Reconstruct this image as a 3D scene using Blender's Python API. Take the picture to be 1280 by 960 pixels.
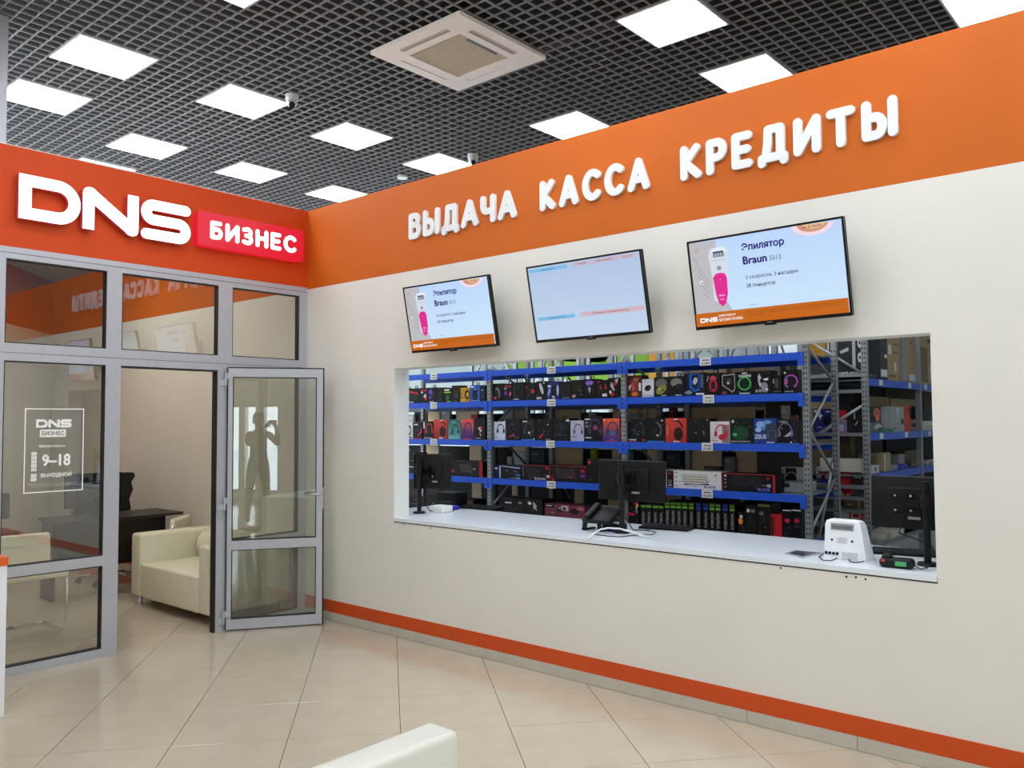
import bpy, math, random
from mathutils import Vector, Matrix
SC = bpy.context.scene
for o in list(bpy.data.objects):
    bpy.data.objects.remove(o)
COL = SC.collection
PI = math.pi
rad = math.radians

# ------------------------------------------------------------------ camera
F = 1044.927                      # focal length in pixels of the 1280 px wide frame
YAW, PITCH, ROLL = rad(130.8351), rad(2.54325), rad(-0.2946)
CX, CY, CZ = 6.05557, -4.29499, 1.63292
_f = Vector((math.cos(YAW)*math.cos(PITCH), math.sin(YAW)*math.cos(PITCH), math.sin(PITCH)))
_r = Vector((math.sin(YAW), -math.cos(YAW), 0)); _u = _r.cross(_f)
RT = _r*math.cos(ROLL)+_u*math.sin(ROLL)
UP = -_r*math.sin(ROLL)+_u*math.cos(ROLL)
cam = bpy.data.cameras.new('camera'); camo = bpy.data.objects.new('camera', cam); COL.objects.link(camo)
cam.sensor_width = 36; cam.sensor_fit = 'HORIZONTAL'; cam.lens = F/1280*36; cam.clip_start = 0.05; cam.clip_end = 200
M = Matrix.Identity(4)
for i in range(3):
    M[i][0] = RT[i]; M[i][1] = UP[i]; M[i][2] = -_f[i]
M[0][3], M[1][3], M[2][3] = CX, CY, CZ
camo.matrix_world = M
SC.camera = camo
# ------------------------------------------------------------------ world, exposure
w = bpy.data.worlds.new('sky'); SC.world = w; w.use_nodes = True
bg = w.node_tree.nodes['Background']
bg.inputs[0].default_value = (0.80, 0.90, 1.0, 1); bg.inputs[1].default_value = 3.6
SC.view_settings.view_transform = 'Standard'; SC.view_settings.look = 'None'
SC.view_settings.gamma = 1; SC.view_settings.use_curve_mapping = False
SC.view_settings.exposure = 0.87
PANEL_E = 10.5          # hall ceiling panels
OFFICE_E = 9.5          # unseen ceiling panels added in the office
STORE_E = 3.4           # warehouse tubes

# ------------------------------------------------------------------ measuring: a pixel of the photograph to a point on a plane
def _ray(u, v):
    return _f + RT*((u-640)/F) + UP*((480-v)/F)
def pY(u, v, y=0.0):
    d = _ray(u, v); s = (y-CY)/d.y; return Vector((CX+s*d.x, y, CZ+s*d.z))
def pX(u, v, x=0.0):
    d = _ray(u, v); s = (x-CX)/d.x; return Vector((x, CY+s*d.y, CZ+s*d.z))
def pZ(u, v, z=0.0):
    d = _ray(u, v); s = (z-CZ)/d.z; return Vector((CX+s*d.x, CY+s*d.y, z))

# ------------------------------------------------------------------ materials
def srgb(c):
    return tuple((x/12.92 if x <= .04045 else ((x+.055)/1.055)**2.4) for x in [k/255 for k in c])
_mc = {}
def mat(c, rough=.5, metal=0, emit=0, noise=0.0, nscale=8, bump=0.0, spec=.5, coat=0, name=None):
    key = (c, rough, metal, emit, noise, nscale, bump, spec, coat)
    if key in _mc: return _mc[key]
    m = bpy.data.materials.new(name or 'paint_%02x%02x%02x' % c); m.use_nodes = True
    nt = m.node_tree; b = nt.nodes['Principled BSDF']; L = srgb(c)
    b.inputs['Base Color'].default_value = (*L, 1); b.inputs['Roughness'].default_value = rough
    b.inputs['Metallic'].default_value = metal; b.inputs['Specular IOR Level'].default_value = spec
    b.inputs['Coat Weight'].default_value = coat
    if emit:
        b.inputs['Emission Color'].default_value = (*L, 1); b.inputs['Emission Strength'].default_value = emit
        b.inputs['Base Color'].default_value = (*(x*.1 for x in L), 1)
    if noise or bump:
        tc = nt.nodes.new('ShaderNodeTexCoord'); n = nt.nodes.new('ShaderNodeTexNoise')
        n.inputs['Scale'].default_value = nscale; n.inputs['Detail'].default_value = 4
        nt.links.new(tc.outputs['Object'], n.inputs['Vector'])
        if noise:
            r = nt.nodes.new('ShaderNodeValToRGB')
            r.color_ramp.elements[0].position = .35; r.color_ramp.elements[1].position = .65
            r.color_ramp.elements[0].color = (*(x*(1-noise) for x in L), 1)
            r.color_ramp.elements[1].color = (*(min(1, x*(1+noise)) for x in L), 1)
            nt.links.new(n.outputs[0], r.inputs[0]); nt.links.new(r.outputs[0], b.inputs['Base Color'])
        if bump:
            bp = nt.nodes.new('ShaderNodeBump'); bp.inputs['Strength'].default_value = bump; bp.inputs['Distance'].default_value = .01
            nt.links.new(n.outputs[0], bp.inputs['Height']); nt.links.new(bp.outputs[0], b.inputs['Normal'])
    _mc[key] = m
    return m
def glass(tint=(.88, .90, .87), boost=4.0, name='glass'):
    m = bpy.data.materials.new(name); m.use_nodes = True; nt = m.node_tree; nt.nodes.clear()
    N = nt.nodes.new; out = N('ShaderNodeOutputMaterial'); mx = N('ShaderNodeMixShader'); tr = N('ShaderNodeBsdfTransparent'); gl = N('ShaderNodeBsdfGlossy')
    fr = N('ShaderNodeFresnel'); fr.inputs[0].default_value = 1.5; ge = N('ShaderNodeNewGeometry')
    mu = N('ShaderNodeMath'); mu.operation = 'MULTIPLY'; mu.inputs[1].default_value = boost; mu.use_clamp = True
    inv = N('ShaderNodeMath'); inv.operation = 'SUBTRACT'; inv.inputs[0].default_value = 1
    m2 = N('ShaderNodeMath'); m2.operation = 'MULTIPLY'
    tr.inputs[0].default_value = (*tint, 1); gl.inputs['Roughness'].default_value = .0; gl.inputs[0].default_value = (1, 1, 1, 1)
    l = nt.links.new
    l(fr.outputs[0], mu.inputs[0]); l(ge.outputs['Backfacing'], inv.inputs[1]); l(mu.outputs[0], m2.inputs[0]); l(inv.outputs[0], m2.inputs[1])
    l(m2.outputs[0], mx.inputs[0]); l(tr.outputs[0], mx.inputs[1]); l(gl.outputs[0], mx.inputs[2]); l(mx.outputs[0], out.inputs[0])
    return m
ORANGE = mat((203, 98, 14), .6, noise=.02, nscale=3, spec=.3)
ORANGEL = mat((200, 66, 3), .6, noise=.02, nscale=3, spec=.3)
ORANGE2 = mat((205, 74, 10), .45, noise=.02, nscale=3)
WHITEW = mat((228, 223, 213), .6, noise=.015, nscale=2)
REVEAL = mat((226, 227, 222), .6, noise=.01)
ALU = mat((178, 178, 184), .4, .2, noise=.02, nscale=20)
RUB = mat((12, 12, 13), .6)
CHROME = mat((225, 225, 228), .12, 1.0)
STEEL = mat((150, 155, 158), .45, .55, noise=.06, nscale=30)
BLUE = mat((14, 84, 212), .42, noise=.03, nscale=10)
BLACK = mat((5, 5, 6), .5, noise=.1, spec=.3)
BLACKG = mat((6, 6, 7), .2)
CREAM = mat((232, 228, 204), .38, noise=.02, nscale=6, bump=.04)
KRAFT = mat((165, 140, 100), .8, noise=.05, nscale=5)
WHITEP = mat((235, 236, 236), .35)
LAMP = mat((240, 248, 255), .5, emit=PANEL_E)
LAMPO = mat((255, 250, 240), .5, emit=OFFICE_E)
LAMPS = mat((250, 253, 255), .5, emit=STORE_E)
GLASS = glass()

# ------------------------------------------------------------------ mesh builder
class MB:
    def __init__(s): s.v = []; s.f = []; s.m = []; s.mats = []; s.sm = []
    def mi(s, m):
        if m not in s.mats: s.mats.append(m)
        return s.mats.index(m)
    def add(s, vs, fs, m, smooth=False, T=None):
        b = len(s.v); k = s.mi(m)
        s.v += [tuple(T @ Vector(x)) if T is not None else tuple(x) for x in vs]
        for f in fs: s.f.append(tuple(i+b for i in f)); s.m.append(k); s.sm.append(smooth)
        return s
    def box(s, a, b, m, T=None):
        x0, x1 = sorted((a[0], b[0])); y0, y1 = sorted((a[1], b[1])); z0, z1 = sorted((a[2], b[2]))
        vs = [(x0,y0,z0),(x1,y0,z0),(x1,y1,z0),(x0,y1,z0),(x0,y0,z1),(x1,y0,z1),(x1,y1,z1),(x0,y1,z1)]
        return s.add(vs, [(0,3,2,1),(4,5,6,7),(0,1,5,4),(1,2,6,5),(2,3,7,6),(3,0,4,7)], m, T=T)
    def rbox(s, a, b, m, r=.02, n=3, T=None):
        """box with all edges rounded (superellipsoid style corner grid)"""
        c = [(a[i]+b[i])/2 for i in range(3)]; h = [abs(b[i]-a[i])/2 for i in range(3)]
        r = min(r, *h)
        ks = [(-1, k) for k in range(n+1)]+[(1, k) for k in range(n+1)]
        # sphere corners swept: build as lat-long grid on rounded box
        vs = []; fs = []
        rows = 2*(n+1); cols = 4*(n+1)
        for i in range(rows):
            half = 0 if i <= n else 1
            ph = -PI/2 + (i if half == 0 else i-1)*(PI/2)/n
            sz = -1 if half == 0 else 1
            for j in range(cols):
                q = j//(n+1); k = j % (n+1)
                th = q*PI/2 + k*(PI/2)/n
                sx = 1 if q in (0, 3) else -1; sy = 1 if q in (0, 1) else -1
                vs.append((c[0]+sx*(h[0]-r)+r*math.cos(ph)*math.cos(th), c[1]+sy*(h[1]-r)+r*math.cos(ph)*math.sin(th), c[2]+sz*(h[2]-r)+r*math.sin(ph)))
        for i in range(rows-1):
            for j in range(cols):
                j2 = (j+1) % cols
                fs.append((i*cols+j, i*cols+j2, (i+1)*cols+j2, (i+1)*cols+j))
        fs.append(tuple(range(cols-1, -1, -1))); fs.append(tuple((rows-1)*cols+j for j in range(cols)))
        return s.add(vs, fs, m, True, T)
    def cyl(s, p, q, r, m, n=14, r2=None, smooth=True):
        p = Vector(p); q = Vector(q); d = (q-p).normalized(); r2 = r if r2 is None else r2
        a = d.orthogonal().normalized(); b = d.cross(a); vs = []
        for c, rr in ((p, r), (q, r2)):
            for k in range(n):
                t = 2*PI*k/n; vs.append(c+(a*math.cos(t)+b*math.sin(t))*rr)
        k0 = len(s.f)
        s.add(vs, [(k, (k+1) % n, n+(k+1) % n, n+k) for k in range(n)], m, smooth)
        s.add(vs, [tuple(range(n-1, -1, -1)), tuple(range(n, 2*n))], m)
        return s
    def tube(s, pts, r, m, n=8):
        pts = [Vector(p) for p in pts]; rings = []; up = None
        for i, p in enumerate(pts):
            d = (pts[min(i+1, len(pts)-1)]-pts[max(i-1, 0)]).normalized()
            if up is None: up = d.orthogonal().normalized()
            a = (up-d*up.dot(d)).normalized(); up = a; b = d.cross(a)
            rings.append([p+(a*math.cos(2*PI*k/n)+b*math.sin(2*PI*k/n))*r for k in range(n)])
        vs = [v for g in rings for v in g]; fs = []
        for i in range(len(pts)-1):
            for k in range(n): fs.append((i*n+k, i*n+(k+1) % n, (i+1)*n+(k+1) % n, (i+1)*n+k))
        fs += [tuple(range(n-1, -1, -1)), tuple(range((len(pts)-1)*n, len(pts)*n))]
        return s.add(vs, fs, m, True)
    def prism(s, poly, h0, h1, m, ax=1, T=None, cap=True):
        """poly (a,b) extruded along axis ax between h0 and h1; ax=1: a=x b=z; ax=2: a=x b=y; ax=0: a=y b=z"""
        def P(a, b, h): return (a, h, b) if ax == 1 else ((a, b, h) if ax == 2 else (h, a, b))
        n = len(poly); vs = [P(a, b, h0) for a, b in poly]+[P(a, b, h1) for a, b in poly]
        fs = [(k, (k+1) % n, n+(k+1) % n, n+k) for k in range(n)]
        if cap: fs += [tuple(range(n-1, -1, -1)), tuple(range(n, 2*n))]
        return s.add(vs, fs, m, T=T)
    def build(s, name, parent=None, loc=None, rot=None):
        me = bpy.data.meshes.new(name); me.from_pydata([tuple(v) for v in s.v], [], s.f)
        for m in s.mats: me.materials.append(m)
        me.polygons.foreach_set('material_index', s.m); me.polygons.foreach_set('use_smooth', s.sm)
        me.update()
        bm = bmesh.new(); bm.from_mesh(me); bmesh.ops.recalc_face_normals(bm, faces=bm.faces); bm.to_mesh(me); bm.free()
        return put(name, me, parent, loc, rot)
import bmesh
def put(name, me, parent=None, loc=None, rot=None):
    o = bpy.data.objects.new(name, me); COL.objects.link(o)
    if parent is not None: o.parent = parent
    if loc is not None: o.location = loc
    if rot is not None: o.rotation_euler = (0, 0, rot)
    return o
def tag(o, label=None, cat=None, group=None, kind=None):
    if label: o['label'] = label
    if cat: o['category'] = cat
    if group: o['group'] = group
    if kind: o['kind'] = kind
    return o
def thing(name, label, cat, loc=(0, 0, 0), rz=0, group=None):
    o = bpy.data.objects.new(name, None); COL.objects.link(o); o.location = loc; o.rotation_euler = (0, 0, rz)
    o.empty_display_size = .1
    return tag(o, label, cat, group)
def struct(name, loc=(0, 0, 0)):
    o = bpy.data.objects.new(name, None); COL.objects.link(o); o.location = loc; o['kind'] = 'structure'; return o
def sbox(name, a, b, m, parent=None):
    o = MB().box(a, b, m).build(name, parent)
    if parent is None: o['kind'] = 'structure'
    return o

# text with the built in font -> flat polygons in (x, z)
_tc = {}
def text_poly(txt):
    if txt in _tc: return _tc[txt]
    c = bpy.data.curves.new('t', 'FONT'); c.body = txt; c.size = 1; c.resolution_u = 3
    o = bpy.data.objects.new('t', c); me = bpy.data.meshes.new_from_object(o)
    vs = [(v.co.x, v.co.y) for v in me.vertices]; fs = [tuple(p.vertices) for p in me.polygons]
    bpy.data.objects.remove(o); bpy.data.meshes.remove(me); bpy.data.curves.remove(c)
    if vs:
        x0 = min(v[0] for v in vs); x1 = max(v[0] for v in vs); y0 = min(v[1] for v in vs); y1 = max(v[1] for v in vs)
    else: x0 = y0 = 0; x1 = y1 = 1
    _tc[txt] = (vs, fs, x0, x1, y0, y1); return _tc[txt]
def add_text(mb, txt, x0, z0, w_, h, y, m, bold=0.0, P=None, dy=-2e-5):
    """fit the text into the box x0..x0+w_, z0..z0+h at depth y (w_=None keeps the aspect)"""
    vs, fs, a, b, c, d = text_poly(txt)
    sz = h/max(d-c, 1e-6); sx = sz if w_ is None else w_/max(b-a, 1e-6)
    f = P or (lambda X, Y: (X, y, Y))
    for k, (ox, oy) in enumerate(((0, 0), (1, 0), (-1, 0), (0, 1), (0, -1)) if bold else ((0, 0),)):
        q = [Vector(f(x0+(p[0]-a)*sx+ox*bold*sz, z0+(p[1]-c)*sz+oy*bold*sz)) for p in vs]
        if P is None:
            for v in q: v.y += dy*k
        else:
            for v in q: v.x += 2e-5*k
        mb.add(q, fs, m)

# rounded stroke letters
def arc(cx, cy, rx, ry, a0, a1, n=10):
    return [(cx+rx*math.cos(rad(a0+(a1-a0)*k/n)), cy+ry*math.sin(rad(a0+(a1-a0)*k/n))) for k in range(n+1)]
LET = {
 'А': (.86, [[(0, 0), (.43, 1), (.86, 0)], [(.18, .3), (.68, .3)]]),
 'В': (.62, [[(.0, 0), (0, 1), (.32, 1)]+arc(.32, .77, .24, .23, 90, -90)+[(0, .54)], [(0, .54), (.36, .54)]+arc(.36, .27, .26, .27, 90, -90)+[(0, 0)]]),
 'Ы': (.95, [[(0, 1), (0, 0), (.32, 0)]+arc(.32, .29, .26, .29, -90, 90)+[(0, .58)], [(.95, 1), (.95, 0)]]),
 'Д': (.92, [[(0, -.14), (0, .02), (.92, .02), (.92, -.14)], [(.15, .02), (.24, .5), (.27, 1), (.78, 1), (.78, .02)]]),
 'Ч': (.68, [[(0, 1), (0, .68)]+arc(.26, .68, .26, .28, 180, 270)+[(.68, .42)], [(.68, 1), (.68, 0)]]),
 'К': (.66, [[(0, 1), (0, 0)], [(.6, 1), (.06, .5), (.66, 0)]]),
 'С': (.74, [arc(.46, .5, .46, .5, 48, 312, 22)]),
 'Р': (.6, [[(0, 0), (0, 1), (.34, 1)]+arc(.34, .73, .26, .27, 90, -90)+[(0, .46)]]),
 'Е': (.58, [[(.56, 1), (0, 1), (0, 0), (.58, 0)], [(0, .52), (.5, .52)]]),
 'И': (.74, [[(0, 1), (0, 0), (.74, 1), (.74, 0)]]),
 'Т': (.74, [[(0, 1), (.74, 1)], [(.37, 1), (.37, 0)]]),
 'Б': (.62, [[(.56, 1), (0, 1), (0, 0), (.34, 0)]+arc(.34, .29, .27, .29, -90, 90)+[(0, .58)]]),
 'З': (.58, [[(.02, .93)]+arc(.28, .76, .25, .24, 110, -90)+[(.18, .52)], [(.28, .52)]+arc(.28, .26, .29, .26, 90, -110)+[(0, .07)]]),
 'Н': (.7, [[(0, 1), (0, 0)], [(.7, 1), (.7, 0)], [(0, .52), (.7, .52)]]),
}
_sk = [0]
def runs(pts):
    out = []; cur = [pts[0]]
    for i in range(1, len(pts)):
        cur.append(pts[i])
        if i < len(pts)-1:
            a = math.atan2(pts[i][1]-pts[i-1][1], pts[i][0]-pts[i-1][0]); b = math.atan2(pts[i+1][1]-pts[i][1], pts[i+1][0]-pts[i][0])
            d = abs((b-a+PI) % (2*PI)-PI)
            if d > rad(40): out.append(cur); cur = [pts[i]]
    out.append(cur); return out
def stroke(mb, pts, r, m, P, d0, d1, T=None):
    """poly line drawn as smooth ribbons with round ends; P maps (a, b, depth) to 3d"""
    sg = 1 if d1 > d0 else -1
    for ru in runs(pts):
        _sk[0] = (_sk[0]+1) % 9; e = d1+sg*_sk[0]*1.1e-4
        n = len(ru); L = []; R = []
        for i, p in enumerate(ru):
            a = ru[max(i-1, 0)]; b = ru[min(i+1, n-1)]; t = math.atan2(b[1]-a[1], b[0]-a[0])
            if 0 < i < n-1:
                t1 = math.atan2(p[1]-a[1], p[0]-a[0]); t2 = math.atan2(b[1]-p[1], b[0]-p[0]); dd = (t2-t1+PI) % (2*PI)-PI; t = t1+dd/2; rr = r/max(.3, math.cos(dd/2))
            else: rr = r
            L.append((p[0]-rr*math.sin(t), p[1]+rr*math.cos(t))); R.append((p[0]+rr*math.sin(t), p[1]-rr*math.cos(t)))
        t0 = math.atan2(ru[1][1]-ru[0][1], ru[1][0]-ru[0][0]); t1 = math.atan2(ru[-1][1]-ru[-2][1], ru[-1][0]-ru[-2][0])
        c0 = [(ru[0][0]+r*math.cos(t0+PI/2+PI*k/8), ru[0][1]+r*math.sin(t0+PI/2+PI*k/8)) for k in range(1, 8)]
        c1 = [(ru[-1][0]+r*math.cos(t1-PI/2+PI*k/8), ru[-1][1]+r*math.sin(t1-PI/2+PI*k/8)) for k in range(1, 8)]
        loop = R+c1+L[::-1]+c0; N = len(loop)
        vs = [P(a, b, d0) for a, b in loop]+[P(a, b, e) for a, b in loop]
        fs = [(k, (k+1) % N, N+(k+1) % N, N+k) for k in range(N)]
        li = lambda i: n+7+(n-1-i)
        for off, fl_ in ((0, True), (N, False)):
            for i in range(n-1):
                f = (i+off, i+1+off, li(i+1)+off, li(i)+off); fs.append(f[::-1] if fl_ else f)
            f = tuple(off+x for x in [n-1]+list(range(n, n+7))+[li(n-1)]); fs.append(f[::-1] if fl_ else f)
            f = tuple(off+x for x in [li(0)]+list(range(2*n+7, 2*n+14))+[0]); fs.append(f[::-1] if fl_ else f)
        mb.add(vs, fs, m)

# ================================================================== SETTING
ZT, ZB, ZF = 3.4694, 2.7828, 2.7963      # wall top, orange band bottom, glazing frame top
ZC = 4.454                                # open grid ceiling
ZW = 2.046                                # top of service opening
OX0, OX1, OZ0 = 1.135, 4.975, .868        # opening
XE = 10.0                                 # far end of the hall (behind the photographer)
YE = -8.8
WT = .15
# --- wall with the service opening (one mesh, painted band in its own colour)
mb = MB()
def wallbox(x0, x1, z0, z1, m, y0=0.0, y1=WT): mb.box((x0, y0, z0), (x1, y1, z1), m)
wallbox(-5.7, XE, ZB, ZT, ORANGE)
wallbox(-5.7, OX0, 0, ZB, WHITEW); wallbox(OX1, XE, 0, ZB, WHITEW)
wallbox(OX0, OX1, ZW, ZB, WHITEW); wallbox(OX0, OX1, 0, OZ0-.006, WHITEW)
wr = mb.build('wall_right'); wr['kind'] = 'structure'
rv = MB()
rv.box((OX0, .001, OZ0+.024), (OX0+.004, WT+.002, ZW), REVEAL); rv.box((OX1-.004, .001, OZ0+.024), (OX1, WT+.002, ZW), REVEAL)
rv.box((OX0, .001, ZW-.004), (OX1, WT+.002, ZW), REVEAL)
rv.build('reveal_lining', wr)
MB().box((OX0, -.0015, OZ0-.0065), (OX1, .004, OZ0+.0005), RUB).build('shadow_gap_strip', wr)
for u, v in ((976, 710), (1058, 721), (1070, 721.5), (1082, 724), (505, 655.5), (538, 660)):
    p = pY(u, v); MB().cyl((p.x, -.0012, p.z), (p.x, .002, p.z), .0055, RUB, 8).build('screw_hole', wr)
# orange stripe and tiled skirting along the wall
sbox('trim_1', (-5.6, -.006, .069), (XE, 0, .166), ORANGE2)
bb = struct('baseboard_right')
SK = mat((192, 186, 172), .25, noise=.03, nscale=6)
MB().box((-5.6, -.004, 0), (XE, 0, .068), mat((70, 66, 60), .8)).build('grout', bb)
x = .539-.579*10
k = 0
tile_me = None
while x < XE-.6:
    if tile_me is None:
        o = MB().box((.0015, -.011, .002), (.5775, -.004, .068), SK).build('tile', bb, (x, 0, 0)); tile_me = o.data
    else: put('tile', tile_me, bb, (x, 0, 0))
    x += .579
# --- front wall of the office (orange fascia over the glazing)
JB = -2.349      # left end of the glazing, further pieces go on left
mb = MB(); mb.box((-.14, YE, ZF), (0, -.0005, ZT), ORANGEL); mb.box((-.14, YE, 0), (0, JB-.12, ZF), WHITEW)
wl = mb.build('wall_left'); wl['kind'] = 'structure'
# --- office: diagonal back wall, ceiling, unseen light panels added to brighten it
DZ = Vector((.755, -.656, 0)); DN = Vector((-.656, -.755, 0)); P0 = Vector((-5.53, -.02, 0))
P1 = P0+DZ*7.1; T = WT; PA = P0-DZ*.12
mb = MB()
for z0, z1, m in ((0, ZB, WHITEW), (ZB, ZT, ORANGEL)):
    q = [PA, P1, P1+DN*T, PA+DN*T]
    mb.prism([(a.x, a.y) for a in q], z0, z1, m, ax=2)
wb = mb.build('wall_back'); wb['kind'] = 'structure'
mb = MB(); q = [P0, P1, P1-DN*.006, P0-DN*.006]
o = mb.prism([(a.x, a.y) for a in q], .069, .166, ORANGE2, ax=2).build('trim_2'); o['kind'] = 'structure'
mb = MB(); mb.prism([(-5.6, 0), (-5.6, .0), (P1.x, P1.y), (-.14, P1.y), (-.14, 0)], ZT, ZT+.05, mat((205, 205, 203), .8), ax=2)
oc = mb.build('ceiling_office'); oc['kind'] = 'structure'
for (x, y) in ((-1.2, -1.3), (-2.6, -1.0)):
    t = thing('ceiling_light', 'square ceiling light panel added unseen inside the glazed office to light the sofa' if x > -2 else 'square ceiling light panel added unseen inside the glazed office, over the dark desk', 'ceiling light', (x, y, ZT-.03))
    MB().box((-.3, -.3, 0), (.3, .3, .03), WHITEP).build('frame', t); MB().box((-.28, -.28, -.004), (.28, .28, 0), LAMPO).build('diffuser', t)
# --- floor of square glazed tiles laid at an angle
TA = rad(49.3); TP = .577
e1 = Vector((math.cos(TA), math.sin(TA))); e2 = Vector((-math.sin(TA), math.cos(TA)))
def floor_mat():
    m = bpy.data.materials.new('glazed_tile'); m.use_nodes = True; nt = m.node_tree; b = nt.nodes['Principled BSDF']
    tc = nt.nodes.new('ShaderNodeTexCoord'); n = nt.nodes.new('ShaderNodeTexNoise'); n.inputs['Scale'].default_value = 5; n.inputs['Detail'].default_value = 6
    r = nt.nodes.new('ShaderNodeValToRGB'); A = srgb((183, 170, 150)); B = srgb((190, 177, 157))
    r.color_ramp.elements[0].position = .3; r.color_ramp.elements[1].position = .7
    r.color_ramp.elements[0].color = (*A, 1); r.color_ramp.elements[1].color = (*B, 1)
    nt.links.new(tc.outputs['Object'], n.inputs['Vector']); nt.links.new(n.outputs[0], r.inputs[0]); nt.links.new(r.outputs[0], b.inputs['Base Color'])
    b.inputs['Roughness'].default_value = .09; b.inputs['Specular IOR Level'].default_value = .5
    return m
FT = floor_mat()
fl = sbox('floor', (-6, YE, -.12), (XE, 30, -.006), mat((62, 55, 46), .9))
def clip(poly, n, d):          # keep n.p <= d
    out = []
    for i in range(len(poly)):
        a, b = poly[i], poly[(i+1) % len(poly)]; da = n[0]*a[0]+n[1]*a[1]-d; db = n[0]*b[0]+n[1]*b[1]-d
        if da <= 0: out.append(a)
        if (da < 0) != (db < 0) and abs(da-db) > 1e-9:
            t = da/(da-db); out.append((a[0]+t*(b[0]-a[0]), a[1]+t*(b[1]-a[1])))
    return out
full = None; o1 = -.392-.0; o2 = -2.31
g = .0017
def bevel_tile(poly):
    m = MB(); n = len(poly); c = (sum(p[0] for p in poly)/n, sum(p[1] for p in poly)/n)
    vs = [(x, y, -.006) for x, y in poly]+[(x, y, -.0008) for x, y in poly]+[(x+(c[0]-x)*.004, y+(c[1]-y)*.004, 0) for x, y in poly]
    fs = [(k, (k+1) % n, n+(k+1) % n, n+k) for k in range(n)]+[(n+k, n+(k+1) % n, 2*n+(k+1) % n, 2*n+k) for k in range(n)]+[tuple(range(2*n, 3*n))]
    return m.add(vs, fs, FT)
cnt = 0
NR = -12
for i in range(-22, 16):
    for j in range(-22, 16):
        # coordinates along e1 (a) and e2 (b): grout lines at b = -2.31 + k*TP and a = a0 + k*TP
        a = -.392+i*TP; b = -2.31+j*TP
        q = []
        for da, db in ((g, g), (TP-g, g), (TP-g, TP-g), (g, TP-g)):
            p = e1*(a+da)+e2*(b+db); q.append((p.x, p.y))
        c = (sum(p[0] for p in q)/4, sum(p[1] for p in q)/4)
        if c[0] < -5.6 or c[0] > 6.0 or c[1] > .45 or c[1] < -4.2: continue
        if (c[0]-P0.x)*DN.x+(c[1]-P0.y)*DN.y > .4: continue
        if c[0] > 3.2 and c[1] < -3.6: continue
        r = clip(q, (0, 1), -.0005)
        r = clip(r, (DN.x, DN.y), DN.x*P0.x+DN.y*P0.y)
        if len(r) < 3: continue
        if len(r) == 4 and r == q:
            if full is None:
                loc = (q[0][0], q[0][1], 0)
                full = bevel_tile([(x-q[0][0], y-q[0][1]) for x, y in q]).build('tile', fl, loc).data
            else: put('tile', full, fl, (q[0][0], q[0][1], 0))
        else: bevel_tile(r).build('tile', fl)
        cnt += 1
print('floor tiles', cnt)
mb = MB(); mb.box((6.3, YE, -.006), (XE, 0, 0), FT); mb.box((-.0, YE, -.006), (6.3, -4.5, 0), FT)
tag(mb.build('tile_field', fl), kind='stuff')
mb = MB(); mb.box((-5.8, WT, -.006), (XE, 30, 0), mat((150, 150, 146), .5, noise=.05)); mb.build('store_floor', fl)

# --- open cell ceiling
RIB = mat((140, 137, 135), .5, noise=.05, nscale=3)
cl = sbox('ceiling', (-8.5, YE, 4.98), (XE, 6.0, 5.1), mat((13, 12, 13), .9))
X0, X1, Y0, Y1 = -8.4, 8.8, -6.0, 5.4
GX, GY = .44, .56
panels = [(-.76, -1.84), (-1.96, -1.84), (-.76, -.64), (-2.56, -.64), (-3.70, -.64), (-2.56, .56), (-.76, .56), (-.76, 1.77), (1.04, 1.77), (2.84, .56), (2.84, 1.77),
          (4.64, 1.77), (1.04, -1.84), (4.64, .56), (2.84, -.64), (4.64, -.64), (2.84, -1.84), (4.64, -1.84), (1.04, -3.04), (2.84, -3.04), (4.64, -3.04), (6.44, -3.04), (6.44, -1.24), (6.44, .56),
          (-4.36, -3.04), (-3.16, -3.04), (6.44, -4.84), (4.64, -4.84), (2.84, -4.84), (8.24, -3.04), (8.24, -1.24), (8.24, -4.84), (9.8, -4.84), (9.8, -2.4), (1.04, -4.84)]
holes = [(x-.006, x+.586, y-.006, y+.586) for x, y in panels]+[(1.17, 2.12, -.27, .68)]
def ribs(lines, lo, hi, axis, hw, z0, z1):
    m = MB()
    for c in lines:
        spans = [(lo, hi)]
        for hx0, hx1, hy0, hy1 in holes:
            a0, a1, b0, b1 = (hx0, hx1, hy0, hy1) if axis == 'x' else (hy0, hy1, hx0, hx1)   # axis x: rib runs along x at y=c
            if b0+.012 < c < b1-.012:
                ns = []
                for s0, s1 in spans:
                    if a1 <= s0 or a0 >= s1: ns.append((s0, s1)); continue
                    if a0 > s0: ns.append((s0, a0))
                    if a1 < s1: ns.append((a1, s1))
                spans = ns
        for s0, s1 in spans:
            if axis == 'x': m.box((s0, c-hw, z0), (s1, c+hw, z1), RIB)
            else: m.box((c-hw, s0, z0), (c+hw, s1, z1), RIB)
    return m
xs = [GX+.1*k-.005 for k in range(-88, 84)]; ys = [GY+.1*k-.005 for k in range(-66, 49)]
tag(ribs([y for y in ys if Y0 < y < Y1], X0, X1, 'x', .0040, ZC, ZC+.013).build('grid_slat', cl), kind='stuff')
tag(ribs([x for x in xs if X0 < x < X1], Y0, Y1, 'y', .0052, ZC+.0005, ZC+.013).build('grid_runner', cl), kind='stuff')
# plain store ceiling further back
sbox('ceiling_store', (-12, 6.0, 4.6), (XE, 32, 4.75), mat((120, 122, 122), .8))
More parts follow.
